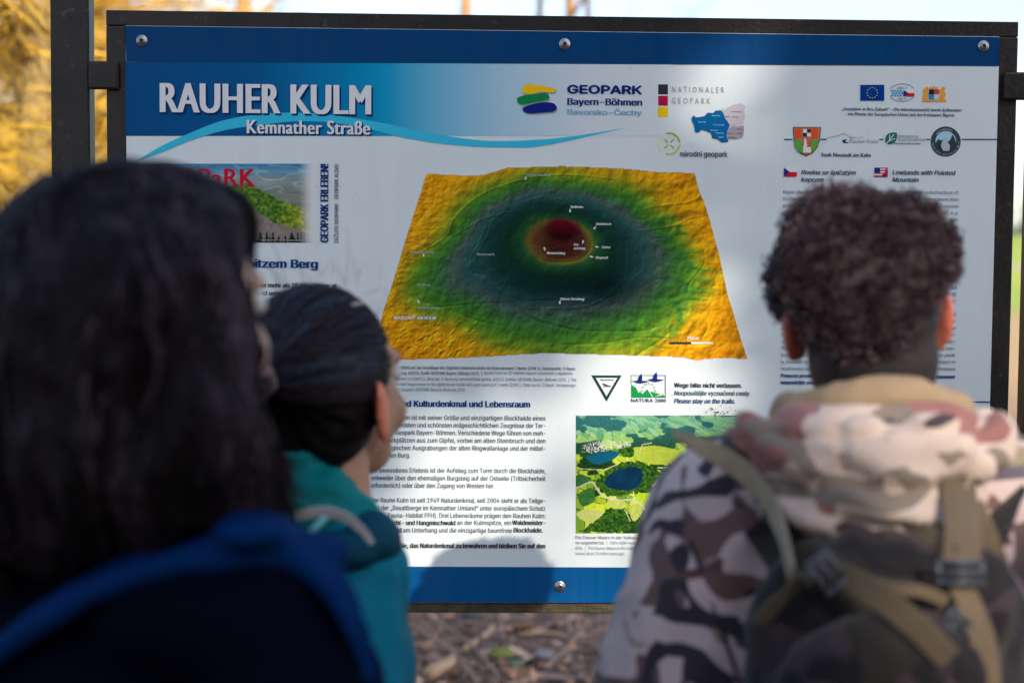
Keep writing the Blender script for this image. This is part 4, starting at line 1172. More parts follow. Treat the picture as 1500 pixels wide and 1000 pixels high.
    rng = np.random.default_rng(3)
    for i in range(46):     # the little houses of the town
        hx, hy = rng.uniform(580, 700), rng.uniform(470, 522); a = rng.uniform(-.9, -.2); q = rng.uniform(1.5, 4.2)
        u = (x - hx) * math.cos(a) + (y - hy) * math.sin(a); v = -(x - hx) * math.sin(a) + (y - hy) * math.cos(a)
        hgt = hgt + 2.4 * rng.choice([-1, 1, -1]) * np.exp(-(u / q) ** 4 - (v / 1.1) ** 4)
    gy_, gx_ = np.gradient(hgt, y[1, 0] - y[0, 0], x[0, 1] - x[0, 0])
    shade = 1 + np.clip(-.24 * gx_ - .30 * gy_, -.6, .7)
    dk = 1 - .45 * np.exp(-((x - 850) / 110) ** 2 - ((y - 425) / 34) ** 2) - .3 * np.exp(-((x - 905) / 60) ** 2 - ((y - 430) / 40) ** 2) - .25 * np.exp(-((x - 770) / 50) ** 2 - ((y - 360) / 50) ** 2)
    c = np.clip(c * shade[..., None], 2, 255)
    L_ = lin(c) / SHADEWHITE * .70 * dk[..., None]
    return L_, polymask(x, y, outline)


bgrid('relief_map', relief, 543, 242, 1097, 530, 470, 246, 1)
for s_, x0, x1, y in (('Rollbahn', 835.8, 854, 304.8), ('Steinbruch', 872.8, 895, 329.7), ('Osttor', 881.6, 894.2, 363.8), ('Ringwall', 872.4, 890.4, 378.9), ('Ost-', 840.5, 849, 360), ('aufstieg', 840.5, 857, 365.3), ('Westaufstieg', 801.3, 827.7, 372.3), ('Oberer Rundweg', 820.7, 855.6, 439.4), ('NEUSTADT AM KULM', 576.5, 638.8, 467.6), ('250 m', 1006, 1023.4, 497.7)):
    k = MB(); put_text(k, s_, x0, x1, y, 4.8 if s_[0] in 'N2' else 3.5, .06, True, lay=3); k.build('map_lettering', wht, panel)
for (x0, y0, dx_, dy_) in ((835, 309, -.1, 1), (871, 334, -.6, .8), (874, 361.5, -1, -.15), (866, 376, -1, -.2), (854, 354, .3, -1), (797.5, 364, -.3, -1), (820, 443, -.1, 1), (613, 441.5, -.3, -1), (620.5, 374, 0, 1), (770, 261.5, -.15, 1)):
    l_ = math.hypot(dx_, dy_); ux_, uy_ = dx_ / l_, dy_ / l_; nx2, ny2 = -uy_, ux_
    bpoly('map_arrow', [(x0 - ux_ * 3 - nx2 * .8, y0 - uy_ * 3 - ny2 * .8), (x0 - nx2 * .8, y0 - ny2 * .8), (x0 - nx2 * 1.9, y0 - ny2 * 1.9), (x0 + ux_ * 2.6, y0 + uy_ * 2.6), (x0 + nx2 * 1.9, y0 + ny2 * 1.9), (x0 + nx2 * .8, y0 + ny2 * .8), (x0 - ux_ * 3 + nx2 * .8, y0 - uy_ * 3 + ny2 * .8)], wht, 3)
bpoly('scale_bar', [(1012.5, 500.8), (1012.5, 503.6), (1044, 503.6), (1044, 500.8)], wht, 3)
for s_, x0, x1, y in (('Unterer Rundweg', 771, 806.4, 258), ('Infopunkt Sprung', 600.3, 636, 370.8), ('Wasserwerk', 699, 724.5, 374), ('Sandberg', 611, 630.4, 418.5), ('Kellereingänge', 612.8, 643.6, 452.2)):
    k = MB(); put_text(k, s_, x0, x1, y, 3.4, .03, True, lay=3); k.build('map_lettering', inkmat('faint_white', (0.42, 0.45, 0.46)), panel)
bpoly('scale_bar', rectpts(981, 500.6, 1012.5, 503.8), dark_ink, 3)


def aerial(x, y):
    t = (y - 608) / 173.0; u = (x - 843) / 255.0
    ysq = np.log(1 + 5 * t) * 60; xs = u * 255 / (0.35 + .8 * t)
    wob = 6 * n2(x, y, .05, 60, 2)
    rotm = n2(x * .4, ysq, .02, 64, 2) > 0
    ca = np.where(rotm, (xs * .9 + ysq * .5 + wob) / 15, (xs * .5 - ysq * 1.5 + wob) / 12); cb = np.where(rotm, (ysq * 1.6 - xs * .25 + wob) / 11, (xs * .8 + ysq * .7 + wob) / 19)
    cell = n2(np.floor(ca) * 1.0, np.floor(cb) * 1.0, 1.7, 61)
    edge = np.minimum(np.abs((ca % 1) - .5), np.abs((cb % 1) - .5)); edge = (np.maximum(np.abs((ca % 1) - .5), np.abs((cb % 1) - .5)) > .455) & (n2(x, y, .12, 62, 2) > -.15)
    pal = [(-1, (70, 112, 34)), (-.4, (98, 140, 42)), (-.1, (158, 182, 46)), (.2, (190, 204, 50)), (.5, (204, 206, 92)), (1, (216, 204, 140))]
    c = np.stack([np.interp(cell, [q[0] for q in pal], [q[1][i] for q in pal]) for i in range(3)], -1)
    c = c + (12 * n2(x, y, .6, 66, 2))[..., None]
    c = np.where(edge[..., None], np.array([60, 96, 34]) + (14 * n2(x, y, .7, 67))[..., None], c)
    fo = n2(x, y * 2.1, .030, 70, 4) + .10 - .6 * ss(.25, .45, t) * ss(1.0, .75, t) * .4
    fo = fo + .35 * ss(.05, .18, t) * ss(.42, .26, t) * ss(.35, .6, u)
    fm = ss(.10, .16, fo)[..., None]
    tex = n2(x, y * 1.3, .45, 71, 2)
    forest = np.array([30, 62, 28]) + (26 * tex)[..., None] * np.array([.9, 1.1, .4])
    c = c * (1 - fm) + forest * fm
    far = ss(.42, .05, t)[..., None]
    c = c * (1 - far * .55) + far * .55 * (np.array([60, 140, 165]) + 40 * (fo < .1)[..., None])

    def patch(c, pts, colr, soft=None):
        m_ = polymask(x, y, [tuple(q) for q in spline(list(pts) + [pts[0]], 60)])[..., None]
        return np.where(m_, colr, c)
    E_ = lambda a, b: (840 + a / 4.544, 600 + b / 4.544)
    woods = [[(150, 470), (250, 380), (370, 340), (470, 350), (560, 400), (600, 450), (500, 560), (420, 560), (240, 570), (160, 520)], [(580, 390), (700, 360), (880, 350), (860, 380), (740, 410), (700, 440), (600, 430)], [(220, 650), (330, 650), (380, 720), (360, 810), (60, 810), (130, 750)], [(430, 690), (480, 660), (540, 740), (570, 810), (410, 810)], [(300, 250), (360, 240), (420, 280), (370, 310), (320, 300)], [(750, 300), (830, 300), (900, 345), (760, 350)]]
    for pts in woods:
        m_ = polymask(x + 3 * n2(x, y, .2, 77), y + 3 * n2(x, y, .2, 78), [tuple(q) for q in spline([E_(*p) for p in pts + [pts[0]]], 50)])[..., None]
        tex2 = n2(x, y * 1.2, .33, 79, 3)[..., None]
        c = np.where(m_, np.array([46, 84, 26]) + tex2 * np.array([52, 60, 20]), c)
    for pts, cc in (([(400, 250), (560, 240), (760, 290), (740, 340), (560, 365), (420, 330)], (168, 182, 62)), ([(520, 500), (620, 440), (700, 440), (720, 500), (620, 560), (560, 540)], (168, 190, 34)), ([(430, 550), (600, 560), (620, 600), (520, 640), (420, 600)], (168, 196, 40)), ([(230, 600), (330, 600), (350, 640), (300, 660), (240, 640)], (178, 186, 84)), ([(360, 640), (450, 620), (460, 680), (400, 740)], (176, 184, 84)), ([(20, 560), (120, 520), (140, 600), (60, 640)], (54, 104, 48)), ([(60, 660), (200, 680), (110, 750), (20, 700)], (188, 190, 104)), ([(10, 440), (60, 430), (110, 470), (20, 510)], (52, 104, 56))):
        c = patch(c, [E_(*p) for p in pts], np.array(cc) + (16 * n2(x, y, .3, 80, 3) + 9 * np.sin((x * .8 + y * 1.9) * 1.1))[..., None])
    c = patch(c, [E_(*p) for p in [(80, 318), (150, 285), (240, 272), (300, 282), (290, 310), (230, 345), (150, 362), (110, 345)]], np.array([8, 80, 104]) + (ss(640, 680, y) * 10)[..., None])
    c = patch(c, [E_(*p) for p in [(205, 480), (240, 430), (300, 400), (400, 378), (450, 395), (460, 440), (440, 500), (380, 532), (300, 530), (230, 515)]], np.array([4, 46, 72]) + (8 * n2(x, y, .1, 81))[..., None])
    c = patch(c, [E_(*p) for p in [(515, 650), (560, 632), (620, 640), (625, 680), (580, 735), (530, 720)]], np.array([222, 178, 140]) + (14 * n2(x, y, .4, 82))[..., None])
    rl = [E_(*p) for p in [(20, 520), (120, 480), (160, 530), (200, 575), (300, 600), (400, 600), (460, 640), (500, 700), (530, 745)]]
    c = np.where((polydist(x, y, [tuple(q) for q in spline(rl, 40)]) < 1.0)[..., None], np.array([196, 190, 170]), c)
    for rl in ([(400, 545), (400, 600)], [(340, 660), (380, 740)], [(595, 530), (530, 635)], [(440, 280), (460, 230), (520, 220)], [(20, 390), (200, 400), (300, 360)], [(560, 385), (700, 380), (760, 420)]):
        c = np.where((polydist(x, y, [E_(*p) for p in rl]) < .55)[..., None], np.array([206, 200, 150]), c)
    vil = (hash3((x * .9).astype(np.int64), (y * 1.1).astype(np.int64), 3 + 0 * x.astype(np.int64), 5) > .35) & polymask(x, y, [E_(*p) for p in [(40, 240), (200, 200), (340, 205), (400, 240), (280, 262), (110, 290)]])
    c = np.where(vil[..., None], np.array([214, 206, 200]), c)
    return np.clip(lin(np.clip(c, 2, 250)) / SUNWHITE * .69, .003, .85), None


bgrid('lake_photo', aerial, 843.4, 608.2, 1098.2, 780.7, 340, 230, 1)


def hillphoto(x, y):
    c = np.stack([np.interp(y, [240, 250, 262, 285, 300], [q[i] for q in [(40, 96, 140), (70, 118, 150), (110, 130, 140), (96, 112, 108), (90, 104, 96)]]) for i in range(3)], -1)
    c = c + (22 * n2(x * .3, y, .12, 90, 3))[..., None] + np.where((np.abs(n2(x * .25, y, .1, 91, 2)) < .08)[..., None], np.array([26, 20, 10]), 0)
    ridge = np.interp(x, [187, 260, 300, 330, 365, 400, 440, 462], [300, 280, 268, 276, 268, 288, 306, 318])
    sl = ridge + np.interp(x, [187, 330, 400, 462], [18, 34, 36, 30]) + 5 * n2(x, y, .08, 93, 2)
    tex = n2(x, y, .28, 92, 3)[..., None]
    c = np.where((y > ridge + 3 * n2(x, y, .15, 94))[..., None], np.array([62, 96, 34]) + tex * np.array([60, 55, 24]) + ss(400, 450, x)[..., None] * np.array([50, 34, 4]), c)
    c = np.where((y > sl)[..., None], np.array([104, 100, 98]) + 18 * tex, c)
    tr = (np.abs(n2(x, 0 * y, .22, 95)) * 22 > (356 - y) * 1.1 + 1) & (x > 360)
    c = np.where(tr[..., None], np.array([22, 32, 30]), c)
    f = ss(436, 461, x)[..., None]
    c = lin(np.clip(c, 2, 250)) / SHADEWHITE * .78
    return c * (1 - f) + .76 * f, None


bgrid('hill_photo', hillphoto, 187, 240, 462, 355.5, 230, 110, 1)
k = MB(); put_text(k, 'GEOPaRK', 213, 373.6, 272, 26, .035, kind='futura', res=5, lay=3); k.build('photo_text', inkmat('crimson_ink', ink(150, 16, 48)), panel)
k = MB(); put_text(k, 'Luftaufnahme: © Armin Laumer, Weiden', 381, 445, 352.6, 2.3, .05, lay=3, res=1); k.build('photo_text', inkmat('faint_white', None), panel)
k = MB(); put_text(k, 'www.eifelbecher-daun.de', 1062, 1096, 612.4, 2.2, .03, lay=3, res=1); k.build('photo_text', inkmat('faint_white', None), panel)

# ---- screws
scr = mat('zinc_screw', (0.42, 0.40, 0.39), .32, metal=.9); scrd = mat('screw_socket', (0.03, .03, .03), .6)
for px, py in ((208, 60), (827, 65), (1440, 68), (820, 858), (206, 858), (1424, 862)):
    x, z = onboard([px], [py]); x, z = float(x[0]), float(z[0])
    k = MB()
    prof = [(.0095, -LAY * 2), (.0098, -.0022), (.0088, -.0030), (.0068, -.0031), (.0066, -.0042), (.0058, -.0058), (.0040, -.0066), (.0034, -.0067)]
    n = 20; v = []; f = []
    for (r, yy) in prof:
        for j in range(n): v.append((x + r * math.cos(j * 2 * math.pi / n), yy, z + r * math.sin(j * 2 * math.pi / n)))
    for i in range(len(prof) - 1):
        for j in range(n): f.append((i * n + j, i * n + (j + 1) % n, (i + 1) * n + (j + 1) % n, (i + 1) * n + j))
    k.add(v, f); so = k.build('screw', scr, board, smooth=True)
    k = MB(); v = []; f = []
    for (r, yy) in ((.0036, -.0066), (.0032, -.0045), (.0001, -.0044)):
        for j in range(6): v.append((x + r * math.cos(j * math.pi / 3 + .3), yy, z + r * math.sin(j * math.pi / 3 + .3)))
    for i in range(2):
        for j in range(6): f.append((i * 6 + j, i * 6 + (j + 1) % 6, (i + 1) * 6 + (j + 1) % 6, (i + 1) * 6 + j))
    k.add(v, f); k.build('socket', scrd, so)

# ------------------------------------------------------------ people
_ico = {}


def ico(sub):
    if sub not in _ico:
        bm = bmesh.new(); bmesh.ops.create_icosphere(bm, subdivisions=sub, radius=1)
        _ico[sub] = (np.array([q.co[:] for q in bm.verts]), [tuple(q.index for q in fa.verts) for fa in bm.faces]); bm.free()
    return _ico[sub]


def capsule(k, p0, p1, r0, r1, seg=12):
    """a tapered limb with round ends"""
    p0 = np.asarray(p0, float); p1 = np.asarray(p1, float); d = p1 - p0; L_ = np.linalg.norm(d) + 1e-9; d = d / L_
    a = np.cross(d, [0, 0, 1.0]) if abs(d[2]) < .9 else np.cross(d, [1.0, 0, 0]); a /= np.linalg.norm(a); b_ = np.cross(d, a)
    rings = []
    for t in np.linspace(-math.pi / 2, 0, 5)[1:]: rings.append((r0 * math.sin(t), r0 * math.cos(t)))
    for t in np.linspace(0, math.pi / 2, 5)[:-1]: rings.append((L_ + r1 * math.sin(t), r1 * math.cos(t)))
    v = [p0 - d * r0]; f = []
    for (h, r) in rings:
        for j in range(seg):
            t = j * 2 * math.pi / seg; v.append(p0 + d * h + r * (math.cos(t) * a + math.sin(t) * b_))
    v.append(p1 + d * r1); n = len(rings)
    for j in range(seg):
        f.append((0, 1 + (j + 1) % seg, 1 + j)); e = 1 + (n - 1) * seg; f.append((len(v) - 1, e + j, e + (j + 1) % seg))
        for i in range(n - 1): f.append((1 + i * seg + j, 1 + i * seg + (j + 1) % seg, 1 + (i + 1) * seg + (j + 1) % seg, 1 + (i + 1) * seg + j))
    k.add(v, f)


def ell(k, c, r, M=None, sub=3):
    v, f = ico(sub); v = v * np.asarray(r, float)
    if M is not None: v = v @ np.asarray(M).T
    k.add(v + np.asarray(c, float), f)


def remesh(k, voxel, smooth=3, factor=.5):
    """one continuous skin round everything in k; returns vertices, faces"""
    me = bpy.data.meshes.new('skin'); me.from_pydata(np.concatenate(k.v).tolist(), [], k.f)
    ob = bpy.data.objects.new('skin', me); COL.objects.link(ob)
    m_ = ob.modifiers.new('r', 'REMESH'); m_.mode = 'VOXEL'; m_.voxel_size = voxel; m_.adaptivity = 0
    if smooth:
        sm_ = ob.modifiers.new('s', 'SMOOTH'); sm_.factor = factor; sm_.iterations = smooth
    dg = bpy.context.evaluated_depsgraph_get(); dg.update()
    ev = ob.evaluated_get(dg); m2 = ev.to_mesh()
    n = len(m2.vertices); v = np.zeros(n * 3, np.float32); m2.vertices.foreach_get('co', v)
    nn = np.zeros(n * 3, np.float32); m2.vertices.foreach_get('normal', nn)
    f = [tuple(p.vertices) for p in m2.polygons]
    ev.to_mesh_clear(); bpy.data.objects.remove(ob); bpy.data.meshes.remove(me)
    return v.reshape(-1, 3).astype(float), f, nn.reshape(-1, 3).astype(float)


def rot(yaw, pitch=0, roll=0):
    """head or body turned: yaw to the right of the camera's forward, pitch up, roll to the right"""
    return np.array((Matrix.Rotation(-yaw, 3, 'Z') @ Matrix.Rotation(pitch, 3, 'X') @ Matrix.Rotation(roll, 3, 'Y')))


def head_prims(k, c, M, s=1.0, ear_out=.5, nose=1.0, ear=1.0):
    T = lambda p: c + M @ (np.array(p) * s)
    E = lambda p, r, m2=None: ell(k, T(p), np.array(r) * s, M if m2 is None else M @ m2)
    E((0, -.012, .022), (.075, .094, .092))
    E((0, .028, -.030), (.060, .064, .082))
    E((0, .045, -.088), (.040, .042, .030))
    E((.033, .062, -.040), (.024, .024, .028)); E((-.033, .062, -.040), (.024, .024, .028))
    E((0, .072 + .004 * nose, .020), (.052, .018, .014))
    capsule(k, T((0, .088 - .006 * (1 - nose), .006)), T((0, .112 - .03 * (1 - nose), -.030)), .008 * s * nose, .013 * s * nose)
    E((.011, .100, -.034), (.009, .010, .008)); E((-.011, .100, -.034), (.009, .010, .008))
    E((0, .092, -.062), (.022, .012, .006)); E((0, .091, -.070), (.019, .012, .006)); E((0, .085, -.100), (.018, .014, .012))
    for sg in (-1, 1):
        m2 = np.array(Matrix.Rotation(sg * ear_out, 3, 'Z')) @ np.array(Matrix.Rotation(.15, 3, 'X'))
        E((sg * (.079 + .010 * (ear - 1) * 3), -.010, -.018), (.0065, .019 * ear, .032 * ear), m2)
        E((sg * .077, -.004, -.040), (.007, .012, .012), m2)
        E((sg * (.085 + .010 * (ear - 1) * 3), -.020, -.010), (.005, .008 * ear, .024 * ear), m2)
    capsule(k, T((0, -.022, -.060)), c + np.array([0, -.02, -.19]) * s, .054 * s, .058 * s)


def hand_prims(k, w, d, side, s=1.0):
    """a relaxed hand: palm, four unequal bent fingers, thumb from the side; d = direction the hand hangs"""
    d = d / np.linalg.norm(d); fw = np.array([0, 1.0, 0]); sd_ = np.cross(d, fw); sd_ /= np.linalg.norm(sd_); fw = np.cross(sd_, d)
    inn = -side * sd_ * np.sign(sd_[0]) * 1.0
    ell(k, w + d * .045 * s, (.016 * s, .040 * s, .048 * s), np.stack([inn, fw, d], 1))
    for i, (o, l) in enumerate(((.031, .070), (.011, .078), (-.010, .073), (-.030, .058))):
        a = w + d * .078 * s + fw * o * s; b_ = a + (d * .9 + inn * .15 + fw * o * 1.2) * l * .45 * s; c = b_ + (d * .75 + inn * .6) * l * .32 * s; e = c + (d * .4 + inn * .85) * l * .25 * s
        capsule(k, a, b_, .0085 * s, .0078 * s, 8); capsule(k, b_, c, .0078 * s, .0070 * s, 8); capsule(k, c, e, .0070 * s, .0060 * s, 8)
    a = w + d * .025 * s + fw * .032 * s; b_ = a + (d * .6 + fw * .7 + inn * .3) * .038 * s; c = b_ + (d * .8 + fw * .2 + inn * .5) * .028 * s
    capsule(k, a, b_, .012 * s, .010 * s, 8); capsule(k, b_, c, .010 * s, .008 * s, 8)


def person(label, head_c, M, s, foot, H, sh_l, sh_r, hip, elb_l, elb_r, wr_l, wr_r, skin, ear_glow_tint, ear_out=.5, ear=1.0, nose=1.0, tw=1.0):
    """the whole body as one continuous figure; returns its Empty"""
    root = empty('person', (foot[0], foot[1], 0), label=label, cat='person')
    k = MB(); head_prims(k, head_c, M, s, ear_out, nose, ear)
    hip = np.asarray(hip, float); neck = head_c + np.array([0, -.02, -.185]) * s
    mid = (np.asarray(sh_l) + np.asarray(sh_r)) / 2
    ell(k, mid * .5 + hip * .5 + [0, 0, .10], (.135 * tw, .09, .22)); ell(k, hip + [0, 0, .02], (.15 * tw, .10, .12)); capsule(k, neck, mid, .056, .07)
    for sh, el, wr, sd_ in ((sh_l, elb_l, wr_l, -1), (sh_r, elb_r, wr_r, 1)):
        sh, el, wr = [np.asarray(q, float) for q in (sh, el, wr)]
        capsule(k, mid, sh, .062, .050); capsule(k, sh, el, .047, .036); capsule(k, el, wr, .036, .024); hand_prims(k, wr, wr - el, sd_, s)
    fx, fy = foot
    for sd_ in (-1, 1):
        hp = hip + np.array([sd_ * .085, 0, -.02]); kn = np.array([fx + sd_ * .09, fy + .02, H * .27]); an = np.array([fx + sd_ * .10, fy, .08])
        capsule(k, hp, kn, .082, .052); capsule(k, kn, an, .053, .034); capsule(k, an + [0, -.02, -.035], an + [0, .13, -.045], .033, .026)
    v, f, nn = remesh(k, .0055, 3)
    loc = (v - head_c) @ M / s
    earness = np.clip((np.abs(loc[:, 0]) - .074) / .010, 0, 1) * (np.abs(loc[:, 2] + .02) < .055) * (loc[:, 1] < .03)
    blot = 1 + .07 * noise3(v, 30, 3, 2)
    col = np.array(skin)[None] * blot[:, None]
    col = col * (1 - earness[:, None]) + np.array(ear_glow_tint)[None] * earness[:, None]  # sunlit red glow of the ears put into the skin colour
    lips = np.exp(-((loc[:, 0] / .022) ** 2 + ((loc[:, 2] + .066) / .008) ** 2)) * (loc[:, 1] > .07)
    col = col * (1 - .5 * lips[:, None]) + .5 * lips[:, None] * np.array([.42, .12, .10])
    b_ = MB(); b_.add(v, f, col)
    b_.build('body', mat('skin', (0.6, .4, .3), .5, sss=.35, bump=.08, bscale=300, attr='tint'), root, smooth=True, attr=True)
    for sg in (-1, 1):
        e = MB(); c = head_c + M @ (np.array([sg * .031, .080, .000]) * s); ell(e, c, (.0115 * s,) * 3, sub=2)
        eo = e.build('eye', mat('eye_white', (.75, .72, .70), .15), root, smooth=True)
        e = MB(); ell(e, c + M @ (np.array([0, .0075, 0]) * s), (.0055 * s, .0048 * s, .0055 * s), M, 2); e.build('iris', mat('iris', (.05, .025, .015), .1), eo, smooth=True)
    return root


def wrinkle(v, nn, amp, sc_, seed, stretch=(1, 1, 1), ridge=True):
    q = v * np.array(stretch); w1 = noise3(q, sc_ * .5, seed + 5, 2)
    q = q + .5 / sc_ * np.stack([w1, noise3(q, sc_ * .5, seed + 9, 2), w1 * .5], 1)
    n_ = noise3(q, sc_, seed, 3)
    if ridge: n_ = 1 - 2 * np.abs(n_) ** .8
    return v + nn * (amp * n_)[:, None]


def cloth(name, k, voxel, m_, root, smooth=6, wr=None, tint=None):
    v, f, nn = remesh(k, voxel, smooth)
    if wr: v = wrinkle(v, nn, *wr)
    b_ = MB(); b_.add(v, f, None if tint is None else tint(v))
    return b_.build(name, m_, root, smooth=True, attr=tint is not None)


def trousers_shoes(root, hip, foot, H, m_, ms):
    k = MB(); fx, fy = foot; hip = np.asarray(hip, float)
    ell(k, hip + [0, 0, .03], (.175, .125, .13))
    for sd_ in (-1, 1):
        hp = hip + np.array([sd_ * .085, 0, -.02]); kn = np.array([fx + sd_ * .09, fy + .02, H * .27]); an = np.array([fx + sd_ * .10, fy, .10])
        capsule(k, hp, kn, .10, .072); capsule(k, kn, an, .072, .060)
    cloth('trousers', k, .010, m_, root, 4, (.005, 14, 3))
    for sd_ in (-1, 1):
        k = MB(); an = np.array([fx + sd_ * .10, fy, .08])
        capsule(k, an, an + [0, -.005, -.02], .050, .050); capsule(k, an + [0, -.03, -.034], an + [0, .15, -.038], .044, .038)
        sh = cloth('shoe', k, .008, ms, root, 3)
        k = MB(); capsule(k, an + [0, -.035, -.062], an + [0, .155, -.062], .046, .042)
        v = np.concatenate(k.v); v[:, 2] = np.clip(v[:, 2], .003, .030); kk = MB(); kk.add(v, k.f); kk.build('sole', mat('rubber', (.03, .03, .03), .8), sh)


def ribbons(k, paths, width, cols=None, upn=None):
    """many thin flat locks of hair; paths: list of (n,3)"""
    for i, p in enumerate(paths):
        p = np.asarray(p); n = len(p); t = np.gradient(p, axis=0); t /= np.linalg.norm(t, axis=1)[:, None] + 1e-9
        out = (p - upn) if upn is not None else np.tile([0, -1.0, 0], (n, 1))
        sd_ = np.cross(t, out); sd_ /= np.linalg.norm(sd_, axis=1)[:, None] + 1e-9
        w_ = width * np.sin(np.linspace(.35, math.pi * .93, n))[:, None] * RNG.uniform(.6, 1.3)
        v = np.stack([p - sd_ * w_ / 2, p + sd_ * w_ / 2], 1).reshape(-1, 3)
        k.add(v, [(2 * j, 2 * j + 1, 2 * j + 3, 2 * j + 2) for j in range(n - 1)], None if cols is None else cols[i])


hair_m = mat('dark_hair', (0.02, 0.012, 0.012), .55, attr='tint', spec=.10)

# ---- the teenager in the camouflage jacket
camo_cols = [((.54, .41, .40), 0, 1), ((.135, .080, .074), .535, 1.2), ((.20, .150, .125), .62, 1.0), ((.034, .027, .036), .588, 1.35), ((.54, .41, .40), .66, 1.3), ((.10, .05, .05), .68, 1.5)]
camo = camo_mat('camouflage_cloth', camo_cols, 8.8, off=4.37)
D1 = 1.60
hc = P(1263, 455, D1)
M1 = rot(R_(-3), R_(6), R_(-5))
root1 = person('teenager in a pale camouflage jacket, curly dark hair faded at the sides, facing the board', hc, M1, .97, (.36, -.86), 1.56,
               P(1085, 760, 1.55), P(1475, 760, 1.55), (P(1280, 1100, 1.52) * [1, 1, 0] + [0, 0, .84]), P(960, 1080, 1.50), P(1600, 1080, 1.50), P(955, 1340, 1.40), P(1610, 1340, 1.40),
               (.36, .19, .125), (.46, .125, .085), ear_out=.75, ear=1.22)
# faded sides and the back of the head
k = MB()
T1 = lambda p: hc + M1 @ (np.array(p, float) * .97)
ell(k, T1((0, -.020, .018)), (.0785, .092, .094), M1); ell(k, T1((0, -.034, -.050)), (.072, .066, .080), M1); ell(k, T1((0, -.040, -.110)), (.064, .054, .04), M1)
v, f, nn = remesh(k, .005, 4)
v = v + nn * (.0012 * noise3(v, 260, 4))[:, None]
lc = (v - hc) @ M1 / .97
keep = np.array([(lc[list(q), 1].mean() < .030 + max(0, lc[list(q), 2].mean()) * .6 - .0) and lc[list(q), 2].mean() > -.135 for q in f])
f = [q for q, k_ in zip(f, keep) if k_]
fade = ss(-.150, -.095, lc[:, 2] + .012 * noise3(v, 120, 6)); side = ss(.055, .078, np.abs(lc[:, 0])) * ss(.03, -.02, lc[:, 2])
fade = fade * (1 - .45 * side)
tint = np.array([.013, .008, .009])[None] * fade[:, None] + np.array([.10, .052, .038])[None] * (1 - fade[:, None])
b_ = MB(); b_.add(v, f, tint * (1 + .25 * noise3(v, 200, 8))[:, None]); b_.build('faded_hair', mat('short_hair', (.02, .012, .012), .8, attr='tint'), root1, smooth=True, attr=True)
# the curly top
k = MB()
for (px, py, dd, rx, ry, rz) in ((1262, 392, 1.60, .084, .090, .064), (1192, 404, 1.58, .042, .06, .048), (1164, 430, 1.59, .024, .05, .028), (1330, 380, 1.58, .044, .06, .048), (1362, 376, 1.60, .024, .045, .034), (1235, 338, 1.57, .060, .06, .042), (1305, 342, 1.59, .050, .06, .042), (1262, 425, 1.522, .070, .034, .072), (1310, 395, 1.525, .052, .036, .058), (1215, 395, 1.525, .05, .036, .055)):
    ell(k, P(px, py, dd), (rx, ry, rz))
v, f, nn = remesh(k, .006, 3)
v = v + nn * (.009 * noise3(v, 34, 11, 2) + .004 * noise3(v, 90, 12))[:, None]
hair_top_v, hair_top_n = v, nn
b_ = MB(); b_.add(v, f, np.array([.030, .017, .022]) * (1 + .35 * noise3(v, 60, 2, 2))[:, None]); top = b_.build('curly_hair', mat('curl_mass', (.02, .012, .012), .75, attr='tint', bump=.6, bscale=160), root1, smooth=True, attr=True)
k = MB(); pick = RNG.choice(len(v), 5200, replace=True)
for i in pick:
    n_ = nn[i] + RNG.normal(0, .35, 3); n_ /= np.linalg.norm(n_); a = np.cross(n_, RNG.normal(0, 1, 3)); a /= np.linalg.norm(a); c_ = np.cross(n_, a)
    L_ = RNG.uniform(.006, .016); rr = RNG.uniform(.0025, .0055); t = np.linspace(0, 1, 8); ph = RNG.uniform(0, 6.28); tu = RNG.uniform(1.0, 1.9) * 6.28
    p = v[i] + n_ * (L_ * t)[:, None] + rr * (np.cos(ph + tu * t)[:, None] * a + np.sin(ph + tu * t)[:, None] * c_)
    w_ = RNG.uniform(.0011, .0019); sd_ = n_
    vv = np.stack([p - n_ * w_ / 2, p + n_ * w_ / 2], 1).reshape(-1, 3)
    cc = np.array([.042, .023, .032]) * RNG.uniform(.4, 2.0)
    k.add(vv, [(2 * j, 2 * j + 1, 2 * j + 3, 2 * j + 2) for j in range(7)], cc)
cu_ = k.build('curls', mat('curl', (.03, .02, .02), .6, attr='tint'), top, attr=True); cu_['kind'] = 'stuff'
# jacket
k = MB()
shl, shr = P(1075, 765, 1.54), P(1480, 765, 1.54)
mid = (shl + shr) / 2
hipc = P(1280, 1180, 1.50)
ell(k, P(1280, 860, 1.54), (.205, .125, .16)); ell(k, P(1280, 1020, 1.53), (.19, .13, .20)); ell(k, hipc, (.195, .14, .17)); ell(k, P(1280, 1330, 1.49), (.20, .145, .11))
capsule(k, mid + [0, 0, .03], shl, .095, .080); capsule(k, mid + [0, 0, .03], shr, .095, .080)
el_l, el_r = P(975, 1065, 1.49), P(1590, 1065, 1.49)
capsule(k, shl, el_l, .088, .082); capsule(k, shr, el_r, .088, .082)
capsule(k, el_l, P(960, 1310, 1.41), .080, .052); capsule(k, el_r, P(1605, 1310, 1.41), .080, .052)
ell(k, shl + [-.01, 0, -.01], (.080, .088, .088)); ell(k, shr + [.01, 0, -.01], (.080, .088, .088))
cloth('jacket', k, .009, camo, root1, 6, (.0120, 9, 21, (1, 1, .75)))
# sleeve seam piping
k = MB(); k.tube(spline([P(1012, 790, 1.455), P(1030, 850, 1.445), P(1060, 930, 1.43), P(1085, 1010, 1.42)], 14), .0018, 5); k.build('seam', mat('seam_thread', (.03, .02, .03), .9), root1)
